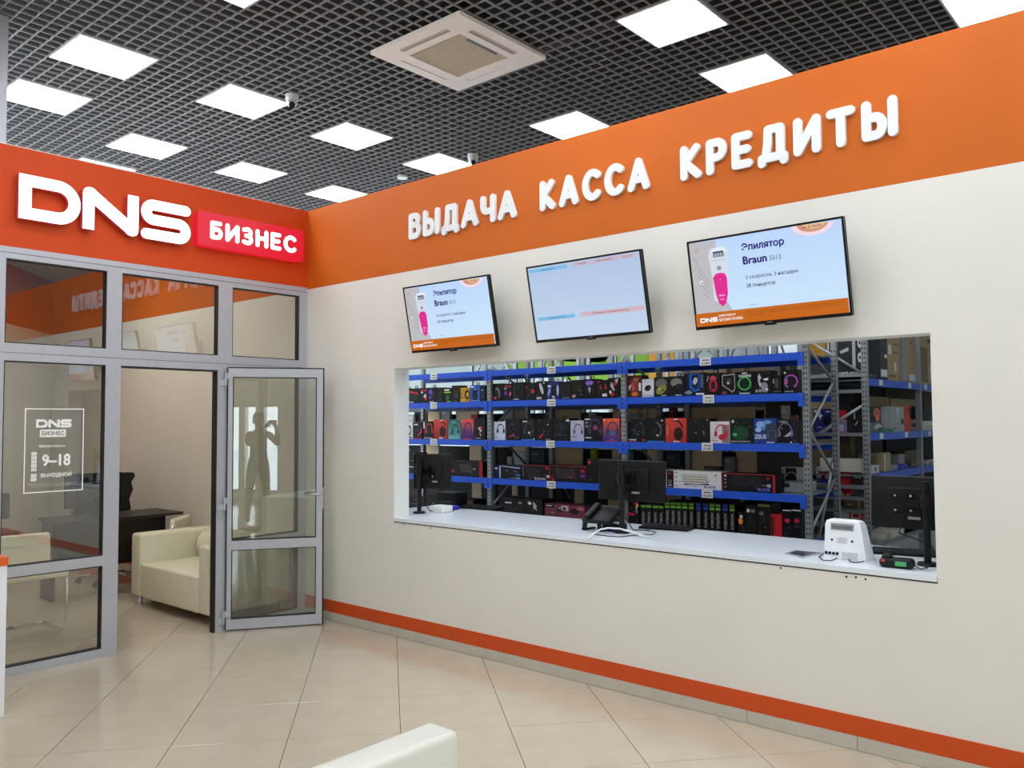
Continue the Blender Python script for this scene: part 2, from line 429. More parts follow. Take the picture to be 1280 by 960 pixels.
# pipes and ducts in the dark space over the grid
for k, (p, q, r) in enumerate((((-7, -2.6, 4.72), (8, -2.4, 4.72), .06), ((-7, 1.2, 4.8), (8, 1.1, 4.8), .045))):
    MB().cyl(p, q, r, mat((60, 52, 54), .7)).build('pipe', cl)
names = {0: 'large ceiling light panel at upper left, nearest one above the big logo', 1: 'ceiling light panel at far left edge, just above and behind the logo wall',
 2: 'ceiling light panel with a small dome camera at its right corner', 3: 'ceiling light panel above the gap between the logo letters and the grid, second row',
 4: 'ceiling light panel half hidden behind the top of the logo wall', 5: 'small ceiling light panel above the red sign panel', 6: 'ceiling light panel left of the centre, below the air conditioner',
 7: 'ceiling light panel just behind the first wall word, beside a dome camera', 8: 'ceiling light panel above the second wall word, cut by the orange wall',
 9: 'very large ceiling light panel at the top, right of the air conditioner', 10: 'ceiling light panel above the third wall word, cut by the orange wall',
 11: 'ceiling light panel in the top right corner, cut by the orange wall', 12: 'ceiling light panel at the top edge, left of the air conditioner'}
names[13] = 'small ceiling light panel in the far corner where both orange walls meet'
def clight(i, x, y):
    lab = names.get(i, 'square ceiling light panel above the hall, outside the photograph')
    t = thing('ceiling_light', lab, 'ceiling light', (x, y, ZC), 0, 'square ceiling light panels in the open grid')
    f = MB(); S_ = .58
    for a, b in (((0, 0), (S_, .012)), ((0, S_-.012), (S_, S_)), ((0, .012), (.012, S_-.012)), ((S_-.012, .012), (S_, S_-.012))):
        f.box((*a, -.006), (*b, .0125), WHITEP)
    f.box((.012, .012, .0085), (S_-.012, S_-.012, .0125), WHITEP)
    f.build('frame', t)
    MB().box((.012, .012, -.003), (S_-.012, S_-.012, .008), LAMP).build('diffuser', t)
panels[13] = (-2.56, 1.77)
for i, (x, y) in enumerate(panels): clight(i, x, y)
# --- cassette air conditioner
t = thing('air_conditioner', 'beige square ceiling cassette air conditioner in the dark open grid', 'air conditioner', (1.645, .205, ZC-.03))
ACM = mat((246, 238, 226), .5, noise=.02); GR = mat((205, 192, 162), .7); hs = .475
f = MB()
# panel ring: outer plate with four louvre slots and centre grille opening
gi = .27; so, si, sl = .385, .335, .25
def plate(x0, x1, y0, y1): f.box((x0, y0, 0), (x1, y1, .03), ACM)
plate(-hs, hs, so, hs); plate(-hs, hs, -hs, -so); plate(-hs, -so, -so, so); plate(so, hs, -so, so)
for s in (1, -1):
    a, b = sorted((s*si, s*so))
    plate(-so, -sl, a, b); plate(sl, so, a, b)
    plate(a, b, -si, -sl); plate(a, b, sl, si)
plate(-si, si, gi, si); plate(-si, si, -si, -gi); plate(-si, -gi, -gi, gi); plate(gi, si, -gi, gi)
f.build('panel', t)
d = MB(); d.box((-so, -so, .022), (so, so, .20), RUB); d.build('casing', t)
gm = MB()
for k in range(18):
    y = -gi+.03*k+.0; gm.box((-gi, y+.002, .006), (gi, y+.026, .014), GR)
gm.box((-gi, -gi, .015), (gi, gi, .02), mat((120, 110, 92), .8)); gm.build('intake_grille', t)
for k in range(4):
    fl_ = MB(); Tm = Matrix.Rotation(k*PI/2, 4, 'Z')
    if k in (2, 3): # open flaps towards the corner of the room
        fl_.box((-sl+.01, si+.022, .002), (sl-.01, so-.006, .010), mat((190, 178, 160), .5), T=Tm)
    else:
        fl_.box((-sl+.004, si+.003, .004), (sl-.004, so-.004, .010), ACM, T=Tm)
    fl_.build('louvre', t)
MB().box((gi-.04, -.16, .001), (gi-.015, .16, .006), mat((70, 80, 95), .3)).build('receiver_strip', t)
# --- dome cameras and detector
def dome(u, v, label, s=1.0):
    p = pZ(u, v, ZC-.05)
    t = thing('dome_camera', label, 'camera', (p.x, p.y, ZC), rad(56))
    m = MB(); m.cyl((0, 0, 0), (0, 0, -.05*s), .058*s, WHITEP, 20, .052*s); m.build('housing', t)
    m = MB(); m.rbox((-.045*s, -.05*s, -.105*s), (.045*s, .045*s, -.03*s), WHITEP, .04*s, 4); m.build('ball', t)
    MB().cyl((0, -.025*s, -.085*s), (0, -.045*s, -.108*s), .027*s, BLACKG, 16).build('lens', t)
dome(365, 126, 'small white dome camera at the corner of a ceiling light panel, left half')
dome(591, 199, 'small white dome camera hanging just above the orange wall, right of a light panel')
p = pZ(503, 222, ZC-.02)
MBd = MB().cyl((0, 0, -.03), (0, 0, 0), .06, WHITEP, 18); o = MBd.build('smoke_detector', None, (p.x, p.y, ZC)); tag(o, 'small white round smoke detector on the grid above the first wall word', 'detector')
# grey column rising behind the partition at the left edge
t = pZ(3, 12, ZC-.02)
p = pX(3, 100, -.35)
o = MB().box((-.45, p.y-.35, ZT-.3), (-.25, p.y, ZC-.02), ALU).build('trim_3'); o['kind'] = 'structure'

# --- glazed partition
def fbar(parent, y0, y1, z0, z1, name='frame_bar', x0=-.06, x1=.004):
    return MB().box((x0, y0, z0), (x1, y1, z1), ALU).build(name, parent)
w1 = struct('window_1')
YL, YR = JB-.1, -.0015
za, zb_, zc_, zd = 2.162, 2.046, .703, .634
posts = [(YL, JB), (-1.700, -1.593), (-.836, -.714), (-.081, YR)]
fbar(w1, YL, YR, 2.718, ZF, 'head_rail'); 
fbar(w1, YL, YR, zb_, za, 'transom_rail')
for a, b in posts: fbar(w1, a, b, za, 2.718, 'mullion'); fbar(w1, a, b, 0, zb_, 'mullion')
MB().box((.004, YL, 2.755), (.0055, YR, 2.758), RUB).build('seam', w1); MB().box((.004, YL, 2.098), (.0055, YR, 2.1005), RUB).build('seam', w1)
for k, (y0, y1) in enumerate(((JB, -1.700), (-.714, -.081))):
    fbar(w1, y0, y1, 0, .057, 'bottom_rail'); fbar(w1, y0, y1, zd, zc_, 'middle_rail')
def pane(parent, y0, y1, z0, z1, gx=-.026):
    e = .012
    m = MB()
    for a, b in (((y0, z0), (y1, z0+.007)), ((y0, z1-.007), (y1, z1)), ((y0, z0+.007), (y0+.007, z1-.007)), ((y1-.007, z0+.007), (y1, z1-.007))):
        m.box((-.05, a[0], a[1]), (.0015, b[0], b[1]), RUB)
    m.build('gasket', parent)
    return MB().box((gx-.003, y0+.007, z0+.007), (gx+.003, y1-.007, z1-.007), GLASS).build('glass_pane', parent)
for y0, y1 in ((JB, -1.700), (-1.593, -.836), (-.714, -.081)): pane(w1, y0, y1, za, 2.718)
for y0, y1 in ((JB, -1.700), (-.714, -.081)):
    pane(w1, y0, y1, zc_, zb_); pane(w1, y0, y1, .057, zd)
# rubber stop of the doorway
m = MB(); m.box((-.058, -1.593, zb_-.013), (.001, -.836, zb_), RUB); m.box((-.058, -.848, 0), (.001, -.836, zb_), RUB); m.build('door_stop', w1)
# --- open door leaf
DA = rad(56.8)
d1 = struct('door_1', (.022, -.772, 0)); d1.rotation_euler = (0, 0, DA)
LW = .775
dv = Vector((math.cos(DA), math.sin(DA), 0)); dn = Vector((-math.sin(DA), math.cos(DA), 0))
def pD(u, v):
    d = _ray(u, v); o = Vector((.022, -.772, 0)); s = (o-Vector((CX, CY, CZ))).dot(dn)/d.dot(dn)
    q = Vector((CX, CY, CZ))+d*s; return (q-o).dot(dv), q.z
ax0 = pD(291, 500)[0]; ax1 = pD(396, 500)[0]
LW = pD(405, 600)[0]
zz = [.012, pD(340, 771)[1], pD(340, 685.5)[1], pD(340, 674)[1], pD(340, 471.5)[1], pD(345, 461)[1]]
print('leaf', ax0, ax1, LW, zz)
Z0, Z1_, Z2_, Z3_, Z4_, Z5_ = zz
xx0 = 0.015
def dbar(name, x0, x1, z0, z1): MB().box((x0, -.002, z0), (x1, .052, z1), ALU).build(name, d1)
dbar('stile', xx0, ax0, Z0, Z5_); dbar('stile', ax1, LW-.012, Z0, Z5_)
dbar('top_rail', ax0, ax1, Z4_, Z5_); dbar('middle_rail', ax0, ax1, Z2_, Z3_); dbar('bottom_rail', ax0, ax1, Z0, Z1_)
m = MB(); m.box((LW-.012, .004, Z0), (LW, .056, Z5_+.008), RUB); m.box((xx0, .004, Z5_), (LW, .056, Z5_+.01), RUB); m.box((xx0-.008, .004, Z0), (xx0, .056, Z5_), RUB); m.build('rubber_seal', d1)
for a, b in ((Z1_, Z2_), (Z3_, Z4_)):
    m = MB()
    for p, q in (((ax0, a), (ax1, a+.006)), ((ax0, b-.006), (ax1, b)), ((ax0, a+.006), (ax0+.006, b-.006)), ((ax1-.006, a+.006), (ax1, b-.006))):
        m.box((p[0], 0, p[1]), (q[0], .05, q[1]), RUB)
    m.build('gasket', d1); MB().box((ax0+.006, .022, a+.006), (ax1-.006, .028, b-.006), GLASS).build('glass_pane', d1)
hx, hz = pD(402, 617)
for s, (ya, yb) in ((-1, (-.008, -.002)), (1, (.052, .058))):
    h = MB().box((hx-.018, ya, hz-.12), (hx+.014, yb, hz+.05), mat((175, 175, 180), .3, .8)).build('handle_plate', d1)
    yy = ya-.045 if s < 0 else yb+.045
    MB().tube([(hx, (ya+yb)/2, hz), (hx, yy*.8, hz), (hx-.01, yy, hz), (hx-.13, yy, hz+.004)], .009, mat((190, 190, 195), .25, .9)).build('handle', h)
for v in (474, 630, 772):
    z = pD(279, v)[1]
    m = MB(); m.cyl((-.004, -.012, z-.05), (-.004, -.012, z+.05), .011, ALU, 12); m.box((-.004, -.014, z+.002), (.05, -.002, z+.048), ALU); m.box((-.05, -.014, z-.048), (-.004, -.002, z-.002), ALU)
    m.build('hinge', d1)

# --- store front behind the photographer (narrow windows seen as reflections, wide ones unseen, added for daylight)
FR = mat((170, 172, 176), .4, .3)
mb = MB(); 
wins = [(-8.35, -7.72), (-7.62, -7.3), (-7.15, -6.75), (-4.6, -2.9), (-2.6, -.9)]
y = YE
for a, b in wins:
    mb.box((XE, y, 0), (XE+.2, a, ZC+.6), WHITEW); zb0, zb1 = (.12, 2.0) if b < -6 else (.35, 2.45); mb.box((XE, a, 0), (XE+.2, b, zb0), WHITEW); mb.box((XE, a, zb1), (XE+.2, b, ZC+.6), WHITEW); y = b
mb.box((XE, y, 0), (XE+.2, 6, ZC+.6), WHITEW)
wf = mb.build('wall_front'); wf['kind'] = 'structure'
for k, (a, b) in enumerate(wins):
    wn = struct('window_%d' % (k+2)); z0, z1 = (.12, 2.0) if b < -6 else (.35, 2.45); f_ = .02 if b < -6 else .06
    m = MB()
    for p, q in (((a, z0), (a+f_, z1)), ((b-f_, z0), (b, z1)), ((a, z0), (b, z0+.06)), ((a, z1-.03), (b, z1))): m.box((XE+.02, p[0], p[1]), (XE+.1, q[0], q[1]), FR)
    m.build('window_frame', wn); MB().box((XE+.05, a, z0), (XE+.056, b, z1), GLASS).build('glass_pane', wn)
sbox('wall_side', (-1, YE-.2, 0), (XE+.2, YE, ZC+.6), WHITEW)
o = sbox('ground_snow', (XE+.2, -30, -.3), (XE+40, 20, -.12), mat((238, 242, 248), .8, noise=.03, nscale=1))

# --- big store room beyond the opening
SW = mat((186, 196, 194), .7)
GRN = mat((118, 160, 40), .6); YEL = mat((205, 145, 20), .6)
wsn = MB(); xl = pY(957, 440, 13).x
wsn.box((-14, 13, 0), (xl, 13.15, 4.6), SW); wsb = wsn.build('wall_store'); wsb['kind'] = 'structure'
def paint(pts, m, name='painted_shape'):
    q = [pY(u, v, 12.995) for u, v in pts]; MB().prism([(a.x, a.z) for a in q], 12.985, 12.999, m).build(name, wsb)
paint([(500, 440), (500, 455), (540, 460.5), (566, 463.5), (600, 465), (640, 466.5), (690, 472), (720, 476), (760, 477), (810, 473), (811, 430), (700, 425)], GRN)
paint([(811, 436), (811, 474), (843, 471), (843, 430)], YEL)
paint([(690, 449), (700, 447), (720, 449), (745, 450.5), (760, 453), (735, 453), (710, 452)], SW)
paint([(858, 468), (858, 464), (880, 463), (905, 466), (905, 470)], GRN)
paint([(700, 440), (708, 447), (728, 449), (757, 452), (765, 440)], SW, 'painted_swoosh')
sbox('wall_far', (-25, 31.5, 0), (XE, 31.8, 4.6), mat((120, 126, 126), .7))
sbox('wall_store_left', (-9.2, WT, 0), (-9, 13, 4.6), SW)
sbox('wall_store_right', (XE-.2, WT, 0), (XE, 31.5, 4.6), SW)
for i in range(6):
    for j in range(4):
        x = -6.5+j*3.6; y = 3.4+i*2.4 if i < 4 else 14+(i-4)*5
        if i < 4 and j > 3: continue
        z = ZC-.35 if y < 6 else 4.45
        t = thing('ceiling_light', 'long white tube light fitting on the store room ceiling', 'ceiling light', (x, y, z), 0, 'long tube lights of the store room')
        MB().box((-.6, -.06, .03), (.6, .06, .08), WHITEP).build('housing', t); MB().box((-.58, -.05, 0), (.58, .05, .03), LAMPS).build('tube', t)
def board(label, u0, v0, u1, v1, Y, c, extra=()):
    a = pY(u0, v0, Y); b = pY(u1, v1, Y); t = thing('hanging_board', label, 'board', (a.x, Y, b.z))
    MB().box((0, 0, 0), (b.x-a.x, .04, a.z-b.z), mat(c, .6)).build('panel', t)
    for pts, cc in extra: MB().prism([(x*(b.x-a.x), z*(a.z-b.z)) for x, z in pts], -.006, -.001, mat(cc, .6)).build('painted_shape', t)
    for x in (.1, .9): MB().cyl((x*(b.x-a.x), .02, a.z-b.z), (x*(b.x-a.x), .02, 4.6-b.z), .012, STEEL, 6).build('hanger', t)
board('yellow board hanging high in the store room behind the rack end frame', 1007, 428, 1034, 452, 11, (215, 150, 25))
board('blue and white board in the store room behind the rack end frame', 1009, 455, 1034, 470, 10.5, (190, 200, 205), [([(0, 0), (.45, 0), (.1, 1), (0, 1)], (40, 110, 190)), ([(.6, .2), (.8, .9), (.95, .9), (.75, .2)], (225, 228, 230))])
# ================================================================== SIGNS
REDL = mat((226, 22, 50), .4, emit=.5); SIDE = mat((235, 70, 90), .5)
LITW = mat((255, 252, 252), .4, emit=2.0)
LETW = mat((232, 232, 230), .45)
def word(label, s, x0, x1, z0, z1, gap, capr=.115):
    """raised rounded letters on the right hand wall"""
    t = thing('word_sign', label, 'sign', (x0, -.001, z0), 0, 'raised white words on the orange band')
    H = z1-z0; r = capr*H; hh = H-2*r
    total = sum(LET[c][0] for c in s)
    wid = (x1-x0) - len(s)*2*r - gap*(len(s)-1)
    k = wid/total; x = 0
    for c in s:
        m = MB(); wd = LET[c][0]*k
        for st in LET[c][1]:
            pts = [(x+r+a*k, r+b*hh) for a, b in st]
            stroke(m, pts, r, LETW, lambda a, b, d: (a, d, b), 0, -.02)
        m.build('letter', t); x += wd+2*r+gap
word('first raised white word on the orange wall, nearest the corner', 'ВЫДАЧА', 1.325, 2.402, 3.018, 3.218, .026)
word('second raised white word on the orange wall, above the middle screen', 'КАССА', 2.612, 3.452, 3.018, 3.22, .034)
word('third and longest raised white word on the orange wall, at the right', 'КРЕДИТЫ', 3.662, 4.857, 3.018, 3.222, .03)
# big logo: letters on the left wall, local (a = along +y, b = up), facing +x
def flat(mb, outer, m, x0, x1, hole=None):
    """outline (a,b) -> solid with optional hole, filled by the curve filler"""
    c = bpy.data.curves.new('o', 'CURVE'); c.dimensions = '2D'; c.fill_mode = 'BOTH'; c.extrude = abs(x1-x0)/2
    for poly in [outer]+([hole] if hole else []):
        s = c.splines.new('POLY'); s.points.add(len(poly)-1); s.use_cyclic_u = True
        for p, (a, b) in zip(s.points, poly): p.co = (a, b, 0, 1)
    o = bpy.data.objects.new('o', c); me = bpy.data.meshes.new_from_object(o); xm = (x0+x1)/2
    mb.add([(xm+v.co.z, v.co.x, v.co.y) for v in me.vertices], [tuple(p.vertices) for p in me.polygons], m)
    bpy.data.objects.remove(o); bpy.data.meshes.remove(me); bpy.data.curves.remove(c)
def dns_polys(w_=1.193, h=.296, t=.077):
    """three letter outlines in a box w x h, returned as (outer, hole) lists, origin lower left"""
    D_w = .388; R = h/2
    D = ([(0, 0), (D_w-R, 0)]+arc(D_w-R, R, R, R, -90, 90, 20)+[(0, h)], [(t, t), (D_w-R, t)]+arc(D_w-R, R, R-t, R-t, -90, 90, 16)+[(t, h-t)])
    n0 = .404; nw = .388; t2 = t*1.0
    N = ([(n0, 0), (n0+t2, 0), (n0+t2, h*.60), (n0+nw-t2*1.15, .02)]+arc(n0+nw-t2*.62, .040, t2*.62, .040, 215, 360, 8)+[(n0+nw, h), (n0+nw-t2, h), (n0+nw-t2, h*.40), (n0+t2*1.15, h-.02)]+arc(n0+t2*.62, h-.040, t2*.62, .040, 35, 180, 8), None)
    s0 = .812; sw = .381; r = (h+t)/4
    # S as a band of width t: centre line
    cl_ = [(s0+sw-t/2, h-t/2), (s0+r, h-t/2)]+arc(s0+r, h-r, r-t/2, r-t/2, 90, 270, 14)+[(s0+sw-r, h/2)]+arc(s0+sw-r, r, r-t/2, r-t/2, 90, -90, 14)+[(s0+t/2, t/2)]
    return D, N, cl_
D_, N_, S_ = dns_polys()
lg = thing('logo_sign', 'large glowing white three-letter logo on the orange wall above the glazing', 'sign', (.001, -2.301, 2.984))
for poly in (D_, N_):
    m = MB(); flat(m, poly[0], SIDE, .015, .058, poly[1]); flat(m, poly[0], LITW, .0582, .0602, poly[1]); m.build('letter', lg)
m = MB(); stroke(m, S_, .0385, SIDE, lambda a, b, d: (d, a, b), .015, .058); stroke(m, S_, .0383, LITW, lambda a, b, d: (d, a, b), .0584, .0602); m.build('letter', lg)
m = MB()
for a, b in ((.05, .05), (.05, .24), (.44, .15), (.75, .15), (.9, .15), (1.1, .15)): m.cyl((0, a, b), (.016, a, b), .008, CHROME, 8)
m.build('stand_off', lg)
# red light box
ls = thing('light_box_sign', 'glowing red rounded light box with white letters beside the big logo', 'sign', (.001, -1.058, 3.0))
def rrect(w_, h, r, n=6): return arc(w_-r, h-r, r, r, 0, 90, n)+arc(r, h-r, r, r, 90, 180, n)+arc(r, r, r, r, 180, 270, n)+arc(w_-r, r, r, r, 270, 360, n)
m = MB(); m.prism(rrect(.966, .268, .035), 0, .075, REDL, ax=0); m.build('box', ls)
def word_x(parent, s, a0, a1, b0, b1, gap, mt, x0, x1, capr=.112, name='letter'):
    H = b1-b0; r = capr*H; hh = H-2*r; total = sum(LET[c][0] for c in s); k = ((a1-a0)-len(s)*2*r-gap*(len(s)-1))/total; a = a0
    for c in s:
        m = MB()
        for st in LET[c][1]: stroke(m, [(a+r+p*k, b0+r+q*hh) for p, q in st], r, mt, lambda p, q, d: (d, p, q), x0, x1)
        m.build(name, parent); a += LET[c][0]*k+2*r+gap
word_x(ls, 'БИЗНЕС', .105, .885, .062, .205, .026, LITW, .0755, .079)
# ================================================================== WINDOW DECAL
WD = mat((238, 238, 232), .5)
y0, y1, z0, z1 = -2.21, -1.832, 1.17, 1.735
dc = thing('window_decal', 'white framed opening-hours decal on the left glass pane', 'decal', (0, y0, z0))
Wd, Hd = y1-y0, z1-z0; X = -.0215
def QX(a, b): return (X, a, b)
m = MB(); t_ = .007
for a, b, c, d in ((0, 0, Wd, t_), (0, Hd-t_, Wd, Hd), (0, t_, t_, Hd-t_), (Wd-t_, t_, Wd, Hd-t_)): m.box((X-.0005, a, b), (X+.0003, c, d), WD)
m.build('border', dc)
m = MB(); k = .225/1.193; ox, oz = .07, .435
D3, N3, S3 = dns_polys(t=.085)
flat(m, [(ox+a*k, oz+b*k) for a, b in D3[0]], WD, X-.0004, X+.0004, [(ox+a*k, oz+b*k) for a, b in D3[1]]); flat(m, [(ox+a*k, oz+b*k) for a, b in N3[0]], WD, X-.0004, X+.0004)
stroke(m, [(ox+a*k, oz+b*k) for a, b in S3], .0085, WD, lambda a, b, d: (d, a, b), X-.0004, X+.0003); m.build('logo', dc)
m = MB(); m.prism([(.095+a, .372+b) for a, b in rrect(.165, .05, .006)], X-.0006, X+.0002, WD, ax=0)
add_text(m, 'БИЗНЕС', .108, .383, .14, .028, 0, mat((120, 112, 98), .6), .03, QX if False else (lambda a, b: (X+.0006, a, b))); m.build('name_plate', dc)
def dtext(s, a, b, w_, h, bold=.02, mm=WD):
    m = MB(); add_text(m, s, a, b, w_, h, 0, mm, bold, lambda p, q: (X+.0004, p, q)); m.build('text', dc)
dtext('РЕЖИМ РАБОТЫ', .092, .302, .165, .016)
dtext('9–18', .115, .178, .175, .075, .03)
dtext('ВЫХОДНОЙ', .105, .098, .195, .036, .03)
dtext('Время работы может отличаться в праздничные дни', .03, .052, .27, .008, 0); dtext('подробности уточняйте у сотрудников магазина', .04, .038, .25, .008, 0)
for k, s in enumerate(('ПН', 'ВТ', 'СР', 'ЧТ', 'ПТ')):
    m = MB(); b = .25-.026*k; m.box((X-.0005, .045, b), (X+.0003, .078, b+.022), WD); add_text(m, s, .05, b+.005, .023, .012, 0, mat((120, 112, 98), .6), .0, lambda p, q: (X+.0006, p, q)); m.build('day_tag', dc)
for k, s in enumerate(('СБ', 'ВС')):
    m = MB(); b = .105-.026*k; m.box((X-.0005, .045, b), (X+.0003, .078, b+.022), WD); add_text(m, s, .05, b+.005, .023, .012, 0, mat((120, 112, 98), .6), .0, lambda p, q: (X+.0006, p, q)); m.build('day_tag', dc)

# ================================================================== TELEVISIONS
SE = .52
def sm(c, e=SE): return mat(c, .25, emit=e)
def tv(label, cx, cy, cz, w_, tilt, yaw, roll, kind):
    h = w_*.585
    ex = Vector((math.cos(yaw), math.sin(yaw), 0)); up = Vector((0, -math.sin(tilt), math.cos(tilt)))
    e2 = ex*math.cos(roll)+up*math.sin(roll); u2 = (up*math.cos(roll)-ex*math.sin(roll)); u2 = (u2-e2*u2.dot(e2)).normalized()
    yy = u2.cross(e2)
    t = thing('television', label, 'television'); Mx = Matrix.Identity(4)
    for i in range(3): Mx[i][0] = e2[i]; Mx[i][1] = yy[i]; Mx[i][2] = u2[i]
    Mx.translation = Vector((cx, cy, cz)); t.matrix_world = Mx
    hw, hh = w_/2, h/2; b = .011
    m = MB(); m.rbox((-hw, 0, -hh), (hw, .028, hh), BLACK, .006, 2); m.rbox((-hw*.72, .02, -hh*.9), (hw*.72, .062, hh*.35), BLACK, .012, 2); m.build('housing', t)
    m = MB()
    for p, q in (((-hw, -hh), (hw, -hh+b*1.6)), ((-hw, hh-b), (hw, hh)), ((-hw, -hh+b*1.6), (-hw+b, hh-b)), ((hw-b, -hh+b*1.6), (hw, hh-b))): m.box((p[0], -.006, p[1]), (q[0], 0, q[1]), BLACKG)
    m.box((-.03, -.004, -hh-.008), (.03, .012, -hh), BLACKG); m.build('bezel', t)
    add_brand = MB(); add_brand.box((-.014, -.0065, -hh+.005), (.014, -.006, -hh+.010), mat((130, 130, 135), .4)); add_brand.build('badge', t)
    # bracket to the wall
    m = MB(); inv = t.matrix_world.inverted()
    for dx in (-.12, .12):
        a = Vector((dx, .055, 0)); wp = t.matrix_world @ Vector((dx, .03, 0)); wq = Vector((wp.x, -.012, wp.z-.02)); m.cyl(a, inv @ wq, .011, RUB, 8)
    wp = t.matrix_world @ Vector((0, 0, 0)); cs = [inv @ Vector((wp.x+sx, sy, wp.z-.02+sz)) for sx, sy, sz in ((-.2, -.014, -.1), (.2, -.014, -.1), (.2, -.014, .1), (-.2, -.014, .1), (-.2, -.001, -.1), (.2, -.001, -.1), (.2, -.001, .1), (-.2, -.001, .1))]
    m.add(cs, [(0,1,2,3),(4,7,6,5),(0,4,5,1),(1,5,6,2),(2,6,7,3),(3,7,4,0)], RUB); m.build('wall_bracket', t)
    sx0, sx1, sz0, sz1 = -hw+b, hw-b, -hh+b*1.6, hh-b; SW_, SH = sx1-sx0, sz1-sz0
    U = lambda u: sx0+u*SW_; V = lambda v: sz0+v*SH
    m = MB(); ly = [-.0005]
    def L():
        ly[0] -= .0003; return ly[0]
    def rect(u0, v0, u1, v1, c):
        y = L(); m.add([(U(u0), y, V(v0)), (U(u1), y, V(v0)), (U(u1), y, V(v1)), (U(u0), y, V(v1))], [(0, 1, 2, 3)], sm(c))
    def poly(pts, c):
        y = L(); cu = sum(p[0] for p in pts)/len(pts); cv = sum(p[1] for p in pts)/len(pts); n = len(pts)
        m.add([(U(cu), y, V(cv))]+[(U(min(max(a, 0), 1)), y, V(min(max(b, 0), 1))) for a, b in pts], [(0, 1+k, 1+(k+1) % n) for k in range(n)], sm(c))
    def ell(cu, cv, ru, rv, c, a0=0, a1=360, n=22): poly([(cu+ru*math.cos(rad(a0+(a1-a0)*k/n)), cv+rv*math.sin(rad(a0+(a1-a0)*k/n))) for k in range(n)], c)
    def tx(s, u, v, wu, hv, c, bold=0): add_text(m, s, U(u), V(v), wu*SW_ if wu else None, hv*SH, L(), sm(c), bold)
    if kind == 'ad':
        for k in range(8): rect(0, k/8, 1, (k+1)/8, (int(200-2*k), int(226-2*k), int(248)))
        poly([(0, .16), (.26, .16)]+[(.55-.44*math.cos(rad(a)), .62+.62*math.sin(rad(a))) for a in range(-48, 40, 6)]+[(0, 1)], (186, 186, 190))
        for k in range(5): poly([(.02+k*.012, .85-k*.11), (.12, .52-k*.05), (.12, .50-k*.05), (.015+k*.012, .82-k*.11)], (172, 172, 178))
        for k in range(5): a = 90+72*k; poly([(.055+.026*math.cos(rad(a)), .9+.05*math.sin(rad(a))), (.055+.008*math.cos(rad(a+30)), .9+.014*math.sin(rad(a+30))), (.055+.008*math.cos(rad(a-30)), .9+.014*math.sin(rad(a-30)))], (190, 140, 115))
        ell(.065, .52, .014, .026, (236, 238, 240)); ell(.068, .515, .008, .016, (160, 165, 175))
        poly([(.14, .3), (.145, .55), (.13, .82), (.15, .9), (.25, .91), (.27, .85), (.255, .55), (.235, .30), (.2, .26), (.165, .27)], (208, 216, 228))
        poly([(.15, .85), (.165, .9), (.25, .9), (.258, .84)], (228, 232, 238)); rect(.165, .795, .24, .86, (60, 70, 95))
        for k in range(6): rect(.17+k*.0115, .80, .176+k*.0115, .84, (190, 200, 215))
        ell(.2, .665, .016, .026, (140, 148, 160)); rect(.15, .75, .25, .757, (180, 188, 200))
        poly([(.15, .56), (.17, .60), (.2, .61), (.235, .595), (.247, .54), (.243, .36), (.225, .25), (.2, .215), (.175, .25), (.16, .36)], (222, 36, 145)); ell(.2, .53, .022, .036, (200, 22, 128)); ell(.2, .53, .012, .02, (232, 70, 165))
        tx('BRAUN', .182, .335, .038, .02, (250, 235, 245)); tx('Silk', .186, .29, .03, .018, (245, 200, 225))
        ell(.83, 1.0, .13, .13, (238, 214, 226), 180, 360); ell(.83, 1.0, .095, .09, (206, 150, 120), 180, 360); ell(.84, 1.0, .07, .055, (226, 190, 150), 180, 360)
        tx('no 6 mom', .765, .955, .12, .035, (120, 80, 60), .01)
        tx('Эпилятор', .37, .80, .275, .10, (36, 26, 120), .035); tx('Braun', .37, .665, .155, .085, (30, 24, 110), .035); tx('5513', .545, .668, .072, .055, (60, 66, 90))
        tx('2 скорости, 3 насадки', .375, .485, .34, .05, (44, 48, 66), .012); tx('28 пинцетов', .375, .39, .19, .05, (44, 48, 66), .012); tx('Реклама', .385, .19, .045, .018, (110, 120, 140))
        rect(0, 0, 1, .158, (192, 98, 14)); 
        k = .125*SW_/1.193
        D4, N4, S4 = dns_polys(t=.085); ox, oz = U(.03), V(.045); y = L()
        mm = MB()
        flat(mm, [(ox+a*k, oz+b*k) for a, b in D4[0]], sm((245, 245, 245)), y-.0002, y, [(ox+a*k, oz+b*k) for a, b in D4[1]]); flat(mm, [(ox+a*k, oz+b*k) for a, b in N4[0]], sm((245, 245, 245)), y-.0002, y)
        stroke(mm, [(ox+a*k, oz+b*k) for a, b in S4], .0036, sm((245, 245, 245)), lambda a, b, d: (d, a, b), y-.0002, y)
        m.add([(v[1], v[0], v[2]) for v in mm.v], mm.f, sm((245, 245, 245)))
        tx('ЦИФРОВАЯ И', .165, .092, .115, .032, (245, 240, 230), .02); tx('БЫТОВАЯ ТЕХНИКА', .165, .045, .165, .032, (245, 240, 230), .02)
        for k in range(3): tx('Подробности акции уточняйте у продавцов. Количество товара ограничено, цвет может отличаться', .37, .112-.025*k, (.61, .6, .1)[k], .016, (110, 52, 10))
    else:
        for k in range(8): rect(0, k/8, 1, (k+1)/8, (int(188-2*k), int(208-2*k), int(232-k)))
        rect(.015, .93, .37, .975, (120, 184, 226)); rect(.425, .935, .975, .985, (198, 178, 196)); rect(.035, .262, .385, .312, (120, 184, 226)); rect(.44, .262, .985, .318, (206, 176, 188))
        tx('Зона выдачи', .125, .937, .13, .028, (60, 90, 130)); tx('Очередь', .455, .945, .09, .03, (80, 70, 90)); tx('Зона выдачи', .63, .945, .145, .03, (80, 70, 90)); tx('Статус', .86, .945, .08, .03, (80, 70, 90))
